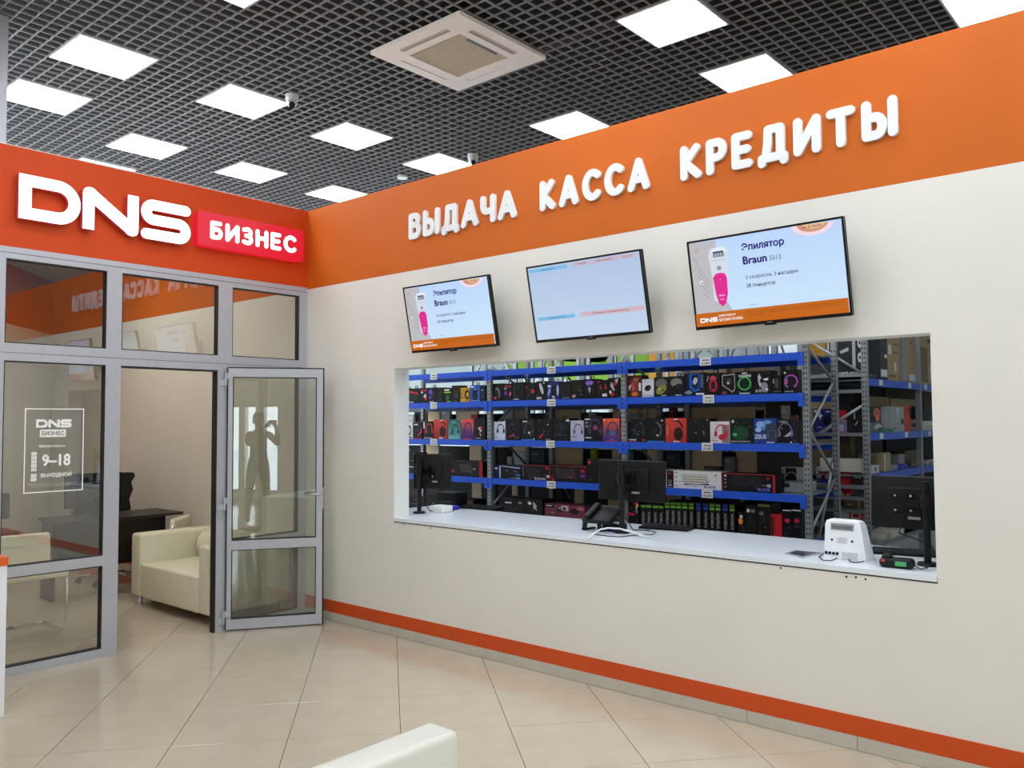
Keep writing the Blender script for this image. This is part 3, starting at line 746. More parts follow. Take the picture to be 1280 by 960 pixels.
        tx('Администратор', .13, .272, .16, .028, (60, 90, 130)); tx('Очередь к администратору', .55, .272, .31, .034, (90, 75, 95))
    m.build('screen_image', t)
    MB().box((sx0, -.0006, sz0), (sx1, 0, sz1), BLACKG).build('screen', t)
tv('left wall television showing an epilator advert with an orange strip', 1.906, -.17, 2.374, .826, .198, .023, .002, 'ad')
tv('middle wall television showing an empty pale blue queue table', 3.089, -.17, 2.376, .834, .21, .037, .008, 'q')
tv('right wall television, nearest one, showing an epilator advert with an orange strip', 4.234, -.17, 2.375, .832, .181, .052, .018, 'ad')

# ================================================================== SOFAS
def sofa(label, x, y, rz, W=1.5, D=.76, H=.64, low=False):
    t = thing('sofa', label, 'sofa', (x, y, 0), rz, 'cream leather box sofas')
    aw = .185
    def cush(name, a, b, r=.03): return MB().rbox(a, b, CREAM, r, 4).build(name, t)
    cush('armrest', (0, 0, .085), (aw, D, H), .028); cush('armrest', (W-aw, 0, .085), (W, D, H), .028)
    cush('backrest', (aw, D-.17, .085), (W-aw, D, H), .03)
    cush('seat', (aw+.001, .0, .085), (W-aw-.001, D-.165, .385), .022)
    m = MB(); y1_ = D-.165
    pr = [(y1_, .386), (y1_-.05, .387), (y1_-.085, .42), (y1_-.10, .48), (y1_-.085, .55), (y1_-.045, .605), (y1_+.02, .636), (y1_+.05, .636), (y1_+.05, .386)]
    n = 7; W0, W1 = aw+.004, W-aw-.004
    for k in range(1):
        a_, b_ = W0+.002, W1-.002
        m = MB(); q = len(pr); vs = []; 
        for e_, f_ in ((a_, .35), (a_+.025, .85), (a_+.06, 1), (b_-.06, 1), (b_-.025, .85), (b_, .35)):
            vs += [(e_, y1_-(y1_-p[0])*f_ if p[0] < y1_ else p[0], p[1]) for p in pr]
        fs = [(r*q+c, r*q+(c+1) % q, (r+1)*q+(c+1) % q, (r+1)*q+c) for r in range(5) for c in range(q)]+[tuple(range(q)), tuple(range(5*q, 6*q))]
        m.add(vs, fs, CREAM, True); m.build('back_cushion', t)
    for px in (.06, W-.06):
        for py in (.06, D-.06):
            m = MB(); m.cyl((px, py, 0), (px, py, .012), .028, CHROME, 14); m.cyl((px, py, .012), (px, py, .09), .018, CHROME, 14); m.build('leg', t)
sofa('cream leather sofa inside the glazed office, seen through the doorway', -1.55, -.785, 0, W=1.37)
# ---- foreground sofa, its end standing into the bottom of the frame
c0 = pZ(574.5, 913, .65); c1 = pZ(543, 904, .65)
def sofa_near():
    t = thing('sofa', 'white leather armrest of a near sofa at the bottom edge of the photograph', 'sofa', (c0.x-.135, c0.y+.0, 0), 0, 'cream leather box sofas')
    LE = mat((214, 213, 200), .35, bump=.03, nscale=8); W, D, H = 1.5, .78, .65
    def cush(name, a, b, r=.03): return MB().rbox(a, b, LE, r, 4).build(name, t)
    cush('armrest', (0, -D, .085), (.135, 0, H), .02); cush('armrest', (W-.135, -D, .085), (W, 0, H), .02)
    cush('backrest', (.135, -D, .085), (W-.135, -D+.17, H), .03); cush('base', (.135, -D+.17, .085), (W-.135, -.01, .26), .01); cush('seat_cushion', (.14, -D+.165, .255), (W-.14, 0, .385), .03)
    for px in (.06, W-.06):
        for py in (-.06, -D+.06):
            m = MB(); m.cyl((px, py, 0), (px, py, .012), .028, CHROME, 14); m.cyl((px, py, .012), (px, py, .09), .018, CHROME, 14); m.build('leg', t)
sofa_near()

# ================================================================== OFFICE FURNITURE
WENGE = mat((38, 30, 28), .4, noise=.15, nscale=14)
dk = thing('office_desk', 'dark brown office desk behind the cream sofa, seen through glass and doorway', 'desk', (-2.46, -1.24, 0))
MB().box((0, 0, .725), (.57, 1.13, .75), WENGE).build('desktop', dk)
MB().box((.0, .03, 0), (.27, .055, .725), WENGE).build('side_panel', dk); MB().box((.0, 1.07, 0), (.28, 1.095, .725), WENGE).build('side_panel', dk)
MB().box((.255, .055, .27), (.275, 1.07, .724), WENGE).build('modesty_panel', dk)
a = pX(81, 593, -2.02); b = pX(151, 631, -2.02)
mo = thing('computer_monitor', 'black monitor seen from behind on the dark office desk', 'monitor', (-2.02, (a.y+b.y)/2, .75))
hw = (b.y-a.y)/2; zt = a.z-.75; zb2 = b.z-.75; cyy = pX(118, 620, -2.02).y-(a.y+b.y)/2
m = MB(); m.rbox((-.02, -hw, zb2), (.012, hw, zt), BLACK, .008, 2); m.rbox((.0, -hw*.6, zb2+.04), (.03, hw*.6, zt-.06), BLACK, .01, 2); m.build('housing', mo)
MB().box((-.0215, -hw+.01, zb2+.015), (-.0195, hw-.01, zt-.01), BLACKG).build('screen', mo)
m = MB(); m.box((.03, cyy-.02, .01), (.05, cyy+.02, zb2+.1), BLACK); m.build('stand', mo); m = MB(); m.rbox((-.08, cyy-.11, .0), (.09, cyy+.11, .012), BLACK, .006, 2); m.build('foot', mo)
# executive chair
ec = thing('office_chair', 'black high-backed office chair between the dark desk and the wall', 'chair', (-2.76, -.43, 0))
m = MB(); LEA = mat((16, 16, 18), .35, bump=.05)
for k in range(5):
    a = 2*PI*k/5+.4; m.tube([(.05*math.cos(a), .05*math.sin(a), .10), (.3*math.cos(a), .3*math.sin(a), .07)], .016, CHROME)
m.build('star_base', ec)
for k in range(5):
    a = 2*PI*k/5+.4; MB().cyl((.3*math.cos(a)-.012, .3*math.sin(a), .03), (.3*math.cos(a)+.012, .3*math.sin(a), .03), .03, RUB, 12).build('caster', ec)
MB().cyl((0, 0, .09), (0, 0, .45), .025, CHROME, 12).build('gas_lift', ec)
MB().rbox((-.25, -.25, .42), (.25, .25, .53), LEA, .05, 4).build('seat', ec)
m = MB(); pr = []
for s in (1, -1):
    pts = [(.26, .52), (.24, .62), (.29, .72), (.27, .82), (.31, .92), (.29, 1.0), (.33, 1.06), (.315, 1.10), (.2, 1.105)]
    pr += [(s*a, b) for a, b in (pts if s > 0 else pts[::-1])]
m.prism(pr, -.30, -.20, LEA, ax=0); m.build('backrest', ec)
for s in (-1, 1): MB().tube([(-.2, s*.27, .5), (-.15, s*.3, .68), (.12, s*.3, .68), (.15, s*.27, .5)], .02, BLACK).build('armrest', ec)
# cream cantilever chairs
def cchair(label, x, y, rz, sc=1.0):
    t = thing('visitor_chair', label, 'chair', (x, y, 0), rz, 'cream cantilever chairs')
    t.scale = (sc, sc, sc); W = .43
    for s in (-1, 1):
        yy = s*W/2
        MB().tube([(-.24, 0, .012), (-.24, yy*.9, .012), (-.22, yy, .012), (.18, yy, .012), (.215, yy, .03), (.225, yy, .08), (.225, yy, .38), (.21, yy, .43), (.17, yy, .445), (-.10, yy, .445), (-.13, yy, .47), (-.15, yy, .52), (-.165, yy, .69)], .0125, CHROME, 10).build('tube_frame', t)
    MB().rbox((-.14, -.23, .44), (.24, .23, .50), CREAM, .025, 4).build('seat', t)
    m = MB(); Tm = Matrix.Translation((-.135, 0, .475)) @ Matrix.Rotation(rad(-5), 4, 'Y')
    m.rbox((-.025, -.225, 0), (.03, .225, .28), CREAM, .028, 4, T=Tm); m.build('backrest', t)
    MB().cyl((.1, -W/2, .0), (.1, -W/2, .012), .016, RUB, 8).build('glide', t)
cchair('cream chrome-legged chair behind the left glass pane, in front of the desk', -1.12, -1.80, 0)
q = pX(224, 646, -1.74)
cchair('cream chair at the right end of the dark desk, showing above the sofa arm', -1.74-.10, q.y-.09, rad(221), .96)
# second desk corner with a screen behind the left pane
d2 = thing('office_desk', 'grey desk corner at far left behind the glass, under a side-on screen', 'desk', (-2.2, pX(25, 697, -1.7).y-.5, 0))
L2 = .5
MB().box((.0, 0, .70), (.5, L2, .725), mat((95, 88, 82), .4)).build('desktop', d2)
MB().box((.1, L2-.14, 0), (.13, L2-.10, .70), mat((95, 88, 82), .4)).build('leg', d2); MB().box((.1, .1, 0), (.13, .14, .70), mat((95, 88, 82), .4)).build('leg', d2)
a = pX(3, 617, -1.9); b = pX(10, 690, -1.9)
m2 = thing('computer_monitor', 'dark screen seen nearly side-on at the left edge behind the glass', 'monitor', (-1.9, b.y-.24, .725))
MB().rbox((-.02, -.22, .1), (.02, .24, a.z-.725), BLACK, .008, 2).build('housing', m2); MB().box((.0, -.02, .01), (.03, .02, .12), BLACK).build('stand', m2); MB().rbox((-.08, -.1, 0), (.1, .1, .012), BLACK, .005, 2).build('foot', m2)
MB().box((-.0215, -.2, .115), (-.0198, .22, a.z-.74), BLACKG).build('screen', m2)
# white kiosk / counter end in the foreground left
kp = pZ(5, 895)
ks = thing('reception_counter', 'white counter end with an orange top edge at the far left', 'counter', (kp.x, kp.y, 0))
MB().box((-.6, -1.1, .0), (0, 0, .835), mat((232, 232, 236), .35)).build('body', ks); MB().box((-.61, -1.11, .835), (.006, .004, .882), mat((228, 92, 18), .4)).build('top_edge', ks)

# ================================================================== SERVICE COUNTER
CT = .895
cn = thing('service_counter', 'long white laminate counter filling the wall opening', 'counter', (OX0, 0, 0))
CW = mat((226, 231, 236), .22, noise=.01)
MB().box((.002, -.006, OZ0+.001), (OX1-OX0-.002, .152, CT), CW).build('front_board', cn)
MB().box((-.45, .155, OZ0+.001), (OX1-OX0+.5, .83, CT), CW).build('worktop', cn)
MB().box((-.4, .7, 0), (OX1-OX0+.4, .72, OZ0), mat((200, 200, 200), .5)).build('support_panel', cn)

def monitor_back(label, u0, v0, u1, v1, Y, pole_u, base_v, vesa=True, yaw=0.0):
    """monitor seen from behind on a clamp pole"""
    B = pZ(pole_u, base_v, CT); Ym = B.y+.09
    a = pY(u0, v0, Ym); b = pY(u1, v1, Ym)
    t = thing('computer_monitor', label, 'monitor', (B.x, B.y, CT))
    x0, x1 = a.x-B.x, b.x-B.x; z1, z0 = a.z-CT, b.z-CT; dy = .09
    cxm = (x0+x1)/2; czm = (z0+z1)/2
    Tm = Matrix.Translation((cxm, dy, czm)) @ Matrix.Rotation(yaw, 4, 'Z') @ Matrix.Rotation(rad(-4), 4, 'X')
    hw, hh = (x1-x0)/2, (z1-z0)/2
    m = MB(); m.rbox((-hw, 0, -hh), (hw, .022, hh), BLACK, .006, 2, T=Tm); m.rbox((-hw*.55, -.018, -hh*.55), (hw*.55, .002, hh*.6), BLACK, .012, 3, T=Tm); m.build('housing', t)
    MB().box((-hw+.008, .0225, -hh+.01), (hw-.008, .0235, hh-.008), BLACKG, T=Tm).build('screen', t)
    MB().box((-hw, .004, hh-.001), (hw, .02, hh+.002), mat((120, 122, 124), .3, .6), T=Tm).build('top_trim', t)
    m = MB(); m.cyl((0, 0, 0), (0, 0, .016), .052, BLACK, 20, .045); m.build('base', t)
    zc = (z0+z1)/2+.02
    MB().cyl((0, 0, .016), (0, 0, zc+.1), .0175, BLACK, 14).build('pole', t)
    m = MB(); m.cyl((0, 0, zc-.035), (0, 0, zc+.035), .028, BLACK, 14); m.box((-.012, 0, zc-.02), (.012, dy-.02, zc+.02), BLACK); m.build('clamp', t)
    m = MB()
    m.box((cxm-.05, dy-.03, czm-.05), (cxm+.05, dy-.018, czm+.05), BLACK); m.box((min(0, cxm)-.005, .03, czm-.018), (max(0, cxm)+.005, .045, czm+.018), BLACK); m.build('mount_plate', t)
    for sx in (-1, 1):
        for sz in (-1, 1): MB().cyl((cxm+sx*.038, dy-.034, czm+sz*.038), (cxm+sx*.038, dy-.029, czm+sz*.038), .006, CHROME, 8).build('screw', t)
    m = MB(); m.box((cxm+.02, dy-.021, czm-hh*.62), (cxm+.08, dy-.0185, czm-hh*.52), mat((150, 150, 150), .5)); m.build('sticker', t)
    m = MB(); m.tube([(cxm+.0, dy-.02, z0+.08), (cxm-.02, dy-.04, z0-.02), (.01, .03, .1), (.02, .1, .012), (.1, .18, .006)], .004, RUB, 6); m.build('cable', t)
    return t
monitor_back('black monitor seen from behind on a pole, at the left end of the counter', 524, 567, 557, 612, 0, 524, 641.5, yaw=rad(38))
monitor_back('black monitor seen from behind on a pole, in the middle of the counter', 748, 574.5, 831, 629, 0, 777.5, 666)
monitor_back('black monitor seen from behind on a pole, at the right end of the counter', 1088, 594, 1176, 664, 0, 1160, 707)

def keyboard(label, pts, rz=None):
    """pts: pixel of left rear, right rear, right front corners on the counter"""
    a, b, c = [pZ(u, v, CT) for u, v in pts]; ex = (b-a); L_ = min(ex.length, .46); rz = math.atan2(ex.y, ex.x)
    t = thing('keyboard', label, 'keyboard', (a.x, a.y, CT), rz, 'black keyboards on the counter')
    D = .135
    m = MB(); m.prism([(0, 0.0), (0, .022), (-D, .014), (-D, 0)], 0, L_, BLACK, ax=0); m.build('body', t)
    KC = mat((34, 34, 37), .45)
    first = None
    rows = 5; n = int(L_/.021)
    me = None
    for r in range(rows):
        for k in range(n):
            x = .008+k*(L_-.016)/n; y = -.014-r*.0235
            if me is None:
                o = MB().prism([(-.008, 0), (-.007, .006), (.007, .006), (.008, 0)], 0, .0165, KC, ax=0).build('key', t, (x, y, .0198-r*.0016)); me = o.data
            else: put('key', me, t, (x, y, .0198-r*.0016))
keyboard('black keyboard lying near the back edge at the left end of the counter', [(572, 633), (630, 636), (620, 641)])
keyboard('black keyboard lying right of the middle monitor pole', [(808, 658), (868, 662), (858, 670)])
keyboard('black keyboard behind the white device and the right monitor pole', [(1090, 688), (1170, 693), (1170, 700)])

# tilted desk phone next to the middle monitor
B = pZ(733, 663, CT)
ph = thing('desk_phone', 'black desk phone seen from behind on its splayed stand', 'telephone', (B.x, B.y, CT))
Tm = Matrix.Translation((.07, .07, .10)) @ Matrix.Rotation(rad(28), 4, 'X')
MB().rbox((-.10, -.09, -.012), (.13, .10, .02), BLACK, .01, 3, T=Tm).build('body', ph)
MB().rbox((-.085, -.08, .02), (-.035, .09, .045), BLACK, .012, 3, T=Tm).build('handset', ph)
for s in (0, 1):
    m = MB(); x = -.02+s*.13
    m.prism([(x-.018, 0), (x+.012, 0), (x+.03-s*.03, .085), (x-.005-s*.02, .085)] , .0, .012, BLACK, ax=1); m.prism([(x-.018, 0), (x+.012, 0), (x+.012, .012), (x-.018, .012)], 0, .12, BLACK, ax=1); m.build('stand_leg', ph)
MB().box((.0, .004, .05), (.10, .016, .085), BLACK).build('stand_web', ph); MB().box((.02, .001, .066), (.075, .0035, .08), mat((120, 125, 128), .4)).build('label_plate', ph)
# power strip / adapter with blue plugs
B = pZ(752, 664, CT)
rt = thing('network_switch', 'small black network box with blue plugs behind the monitor pole', 'network box', (B.x, B.y+.03, CT))
MB().rbox((-.02, 0, 0), (.12, .10, .05), BLACK, .008, 2).build('case', rt)
for k in range(3): MB().box((.055+.022*k, -.02, .012), (.07+.022*k, .0, .03), mat((50, 40, 170), .4)).build('plug', rt)
MB().box((.05, .02, .05), (.10, .06, .062), WHITEP).build('adapter', rt)
pts = [(736, 673), (742, 667), (750, 662), (760, 660), (775, 661), (790, 665), (802, 669), (812, 671)]
m = MB(); q = []
for k, (u, v) in enumerate(pts):
    p = pZ(u, v+4-(3 if 0 < k < 7 else 0), CT+.006); hgt = .006+.028*math.sin(PI*k/7); p = pZ(u, v, CT+hgt); q.append((p.x, max(p.y, .17) if False else p.y, CT+hgt))
m.tube(q, .006, mat((235, 235, 235), .4), 8); tag(m.build('cable', None), 'white cable arching over the counter beside the middle pole', 'cable')
pts = [(744, 668), (760, 670), (775, 671), (800, 668), (815, 668), (820, 665), (808, 663)]
q = [(pZ(u, v, CT+.004).x, pZ(u, v, CT+.004).y, CT+.0035) for u, v in pts]
tag(MB().tube(q, .003, RUB, 6).build('cable', None), 'thin black cable lying around the middle monitor base', 'cable')
# papers / white tray and small black device at the left end
B = pZ(530, 642, CT)
o = MB().rbox((-.07, 0, 0), (.08, .12, .055), WHITEP, .01, 3).build('document_tray', None, (B.x+.02, B.y+.11, CT)); tag(o, 'small white box behind the left monitor pole', 'box')
B = pZ(543, 640, CT)
o = MB().rbox((-.04, 0, 0), (.07, .10, .022), BLACK, .006, 2).build('card_terminal', None, (B.x+.02, B.y+.04, CT)); tag(o, 'small flat black card terminal on the left end of the counter', 'card terminal')
B = pZ(565, 637, CT)
m = MB(); m.rbox((-.06, -.03, 0), (.06, .04, .035), mat((40, 40, 190), .4), .015, 3); tag(m.build('tape_roll', None, (B.x, B.y, CT)), 'small blue packet near the left keyboard', 'packet')
B = pZ(536, 636, CT)
lp = thing('label_printer', 'black boxy label printer under the left monitor', 'printer', (B.x+.02, B.y+.16, CT))
MB().rbox((-.11, 0, 0), (.13, .16, .13), BLACK, .01, 3).build('case', lp); MB().box((-.08, -.002, .04), (.1, 0, .06), mat((40, 40, 42), .3)).build('paper_slot', lp)
# white trapezoid device
a = pZ(1029, 697, CT); b = pZ(1084, 703, CT)
Wd = (b-a).length; rz = math.atan2(b.y-a.y, b.x-a.x); hz = pY(1040, 648, a.y+.05).z-CT
wd = thing('white_terminal', 'white plastic terminal seen from behind with a handle recess', 'terminal', (a.x, a.y, CT), rz)
W_ = mat((238, 240, 244), .35)
m = MB(); n = 6
def prof(z):  # left/right, front/back of the tapering body
    t_ = z/hz; return (.004+.004*t_, Wd-.004-.035*t_, .0+.02*t_, .12-.03*t_)
zs = [0, .04, hz*.5, hz*.86, hz*.96, hz]; vs = []; sc = [0, 0, 0, 0, .006, .022]
for z, i_ in zip(zs, sc):
    l, r_, f_, k_ = prof(z); l += i_; r_ -= i_; f_ += i_*.6; k_ -= i_*.6; vs += [(l, f_, z), (r_, f_, z), (r_, k_, z), (l, k_, z)]
fs = []
for i in range(len(zs)-1):
    for k in range(4): fs.append((4*i+k, 4*i+(k+1) % 4, 4*i+4+(k+1) % 4, 4*i+4+k))
fs += [(3, 2, 1, 0), tuple(4*(len(zs)-1)+k for k in range(4))]
m.add(vs, fs, W_); m.build('body', wd)
zh = hz*.82; f0 = prof(zh)[2]
m = MB(); m.box((Wd*.17, f0-.004, zh-.018), (Wd*.69, f0+.002, zh+.018), mat((150, 152, 155), .5)); m.box((Wd*.20, f0-.0055, zh-.011), (Wd*.66, f0-.0035, zh+.008), mat((110, 112, 115), .5)); m.build('handle_recess', wd)
for sx in (.2, .66): MB().cyl((Wd*sx, prof(hz*.48)[2]-.003, hz*.48), (Wd*sx, prof(hz*.48)[2]+.002, hz*.48), .006, RUB, 10).build('screw', wd)
m = MB(); f1 = prof(hz*.48)[2]; m.box((Wd*.31, f1-.0022, hz*.40), (Wd*.55, f1+.002, hz*.56), mat((222, 222, 222), .4)); 
for k in range(4): m.box((Wd*.34, f1-.0028, hz*(.425+.033*k)), (Wd*.52, f1-.002, hz*(.433+.033*k)), mat((170, 170, 175), .5))
m.build('rating_label', wd)
for k in range(4): MB().box((Wd*(.05+.085*k), .0, .022), (Wd*(.10+.085*k), .006, .036), BLACK).build('socket', wd).location = (0, -.004, 0)
MB().box((Wd*.44, -.003, .004), (Wd*.78, .004, .04), mat((205, 206, 208), .5)).build('lower_plate', wd)
m = MB(); q = [pZ(u, v, CT+.004) for u, v in ((1030, 691), (1025, 696), (1030, 700), (1040, 701), (1048, 697), (1055, 694), (1060, 697), (1064, 702), (1070, 703), (1080, 702), (1086, 698))]
m.tube([(p.x, p.y-.012, CT+.004+.002*(k % 2)) for k, p in enumerate(q)], .0028, RUB, 6); tag(m.build('cable', None), 'thin black cable looping in front of the white terminal', 'cable')
# clear disc case
p0 = pZ(980, 692, CT)
m = MB(); CL = glass((.86, .88, .9), 3.0, 'clear_plastic')
cq = [pZ(u, v, CT+.004) for u, v in ((981, 692), (1004, 697.5), (1027, 691), (994, 688))]
m.add([(p.x, p.y, CT+.006) for p in cq]+[(p.x, p.y, CT+.0005) for p in cq], [(0, 1, 2, 3), (7, 6, 5, 4), (0, 4, 5, 1), (1, 5, 6, 2), (2, 6, 7, 3), (3, 7, 4, 0)], mat((190, 194, 200), .12, coat=.5))
m.add([(p.x*.75+cq[0].x*.0+sum(k.x for k in cq)/4*.25, p.y*.75+sum(k.y for k in cq)/4*.25, CT+.0072) for p in cq], [(0, 1, 2, 3)], mat((120, 122, 135), .1, .6))
tag(m.build('coin_tray', None), 'flat clear plastic coin dish on the counter left of the white terminal', 'tray')
# scanner with green label
a = pZ(1098, 709, CT); b = pZ(1142, 713, CT)
sn = thing('handheld_scanner', 'black rounded handheld device with a green label on the counter', 'scanner', (a.x, a.y, CT), math.atan2(b.y-a.y, b.x-a.x))
L_ = (b-a).length
m = MB(); m.rbox((0, 0, 0), (L_, .075, .05), BLACK, .022, 4); m.rbox((.01, .01, .03), (.06, .07, .068), BLACK, .018, 3); m.build('body', sn)
MB().box((L_*.48, -.0012, .014), (L_*.8, .001, .036), mat((70, 165, 95), .4)).build('green_label', sn)
MB().box((.012, -.001, .03), (.03, .004, .042), mat((190, 60, 60), .4)).build('red_button', sn)
m = MB(); m.tube([(L_, .03, .02), (L_+.03, .02, .006), (L_+.06, .03, .02), (L_+.05, .06, .006)], .0035, RUB, 6); m.build('cord', sn)
#PART3
# ================================================================== STORE RACKS
YR1 = 2.2                                   # front face of the long rack
xp = [pY(u, 500, YR1).x for u in (611, 779, 1007)]
bay = (xp[2]-xp[0])/2
postx = [xp[0]-bay, xp[0], xp[1], xp[2]]
RD = .665
PW = .05
def zrow(v0, v1, u0=511, u1=1000): return (pY(u0, v0, YR1).z+pY(u1, v1, YR1).z)/2
BT = [zrow(469.5, 440), zrow(503.5, 492.3), zrow(548.7, 555.4), zrow(593, 617.5), .62]      # beam tops
BH = .06
print('postx', postx, 'beams', BT)
SLOT = mat((20, 20, 22), .8)
TAGM = mat((225, 228, 222), .5); INK = mat((40, 42, 48), .6)
def post(parent, x, y, z1, mt=STEEL, slots=True, w_=PW):
    o = MB().box((x-w_/2, y, 0), (x+w_/2, y+.045, z1), mt).build('upright', parent)
    if slots:
        m = MB(); z = .1
        while z < z1-.05:
            for dx in (-.011, .011): m.box((x+dx-.0045, y-.0006, z), (x+dx+.0045, y+.001, z+.016), SLOT)
            z += .042
        tag(m.build('slot', o), kind='stuff')
    return o
def brace(parent, p, q, mt=None):
    return MB().tube([p, q], .012, mt or mat((170, 172, 174), .4, .6), 6).build('brace', parent)
rk = thing('shelving_rack', 'long blue and grey shelving rack full of headset and keyboard boxes behind the opening', 'rack')
TOPZ = pY(1005, 421, YR1).z
for x in postx:
    h = TOPZ if x == postx[-1] else BT[0]+.02
    post(rk, x, YR1, h); post(rk, x, YR1+RD-.045, BT[0]+.12, w_=.045)
    for za_, zb3 in ((BT[0]+.1, BT[1]+.2), (BT[1]+.2, BT[2]+.1), (BT[2]+.1, BT[3]), (BT[3], .7)):
        pass
    zz_ = [2.35, 1.95, 1.55, 1.15, .75]
    for k in range(4):
        a, b = (YR1+.05, YR1+RD-.05) if k % 2 == 0 else (YR1+RD-.05, YR1+.05)
        brace(rk, (x, a, min(zz_[k], BT[0]+.05)), (x, b, zz_[k+1]))
for r_, z in enumerate(BT):
    for k in range(3):
        x0, x1 = postx[k]+PW/2, postx[k+1]-PW/2
        bm_ = MB().box((x0-.0, YR1-.012, z-BH), (x1, YR1+.03, z), BLUE).build('beam', rk)
        MB().box((x0, YR1+RD-.04, z-BH), (x1, YR1+RD-.0, z), BLUE).build('beam', rk)
        m = MB()
        if True: m.box((x0, YR1+.03, z-.012), (x1, YR1+RD-.04, z-.004), STEEL)
        m.build('shelf_panel', rk)
        for xx in (x0, x1):
            m = MB(); m.box((xx-.03 if xx == x1 else xx-.02, YR1-.016, z-.105), (xx+.02 if xx == x1 else xx+.03, YR1-.0125, z+.004), BLUE); m.box((xx-.004, YR1-.0185, z-.02), (xx+.004, YR1-.016, z-.012), STEEL); m.build('beam_hook', rk)
tags = [(542, 469, 0), (689, 463, 0), (881.5, 449.5, 0), (542, 505, 1), (689, 501.5, 1), (885.5, 497, 1), (542, 551, 2), (688, 552.5, 2), (884, 556.5, 2), (689, 603.5, 3), (884, 616.5, 3)]
for u, v, r_ in tags:
    p = pY(u, v, YR1-.014); m = MB(); m.box((p.x-.052, YR1-.0150, BT[r_]-.066), (p.x+.052, YR1-.0125, BT[r_]+.004), TAGM)
    add_text(m, ('А.1604', 'А.1603', 'А.1602', 'А.1601')[r_], p.x-.035, BT[r_]-.056, .075, .022, YR1-.0153, INK, .02); m.box((p.x-.03, YR1-.0153, BT[r_]-.024), (p.x+.04, YR1-.0150, BT[r_]-.016), INK)
    m.build('shelf_tag', rk)

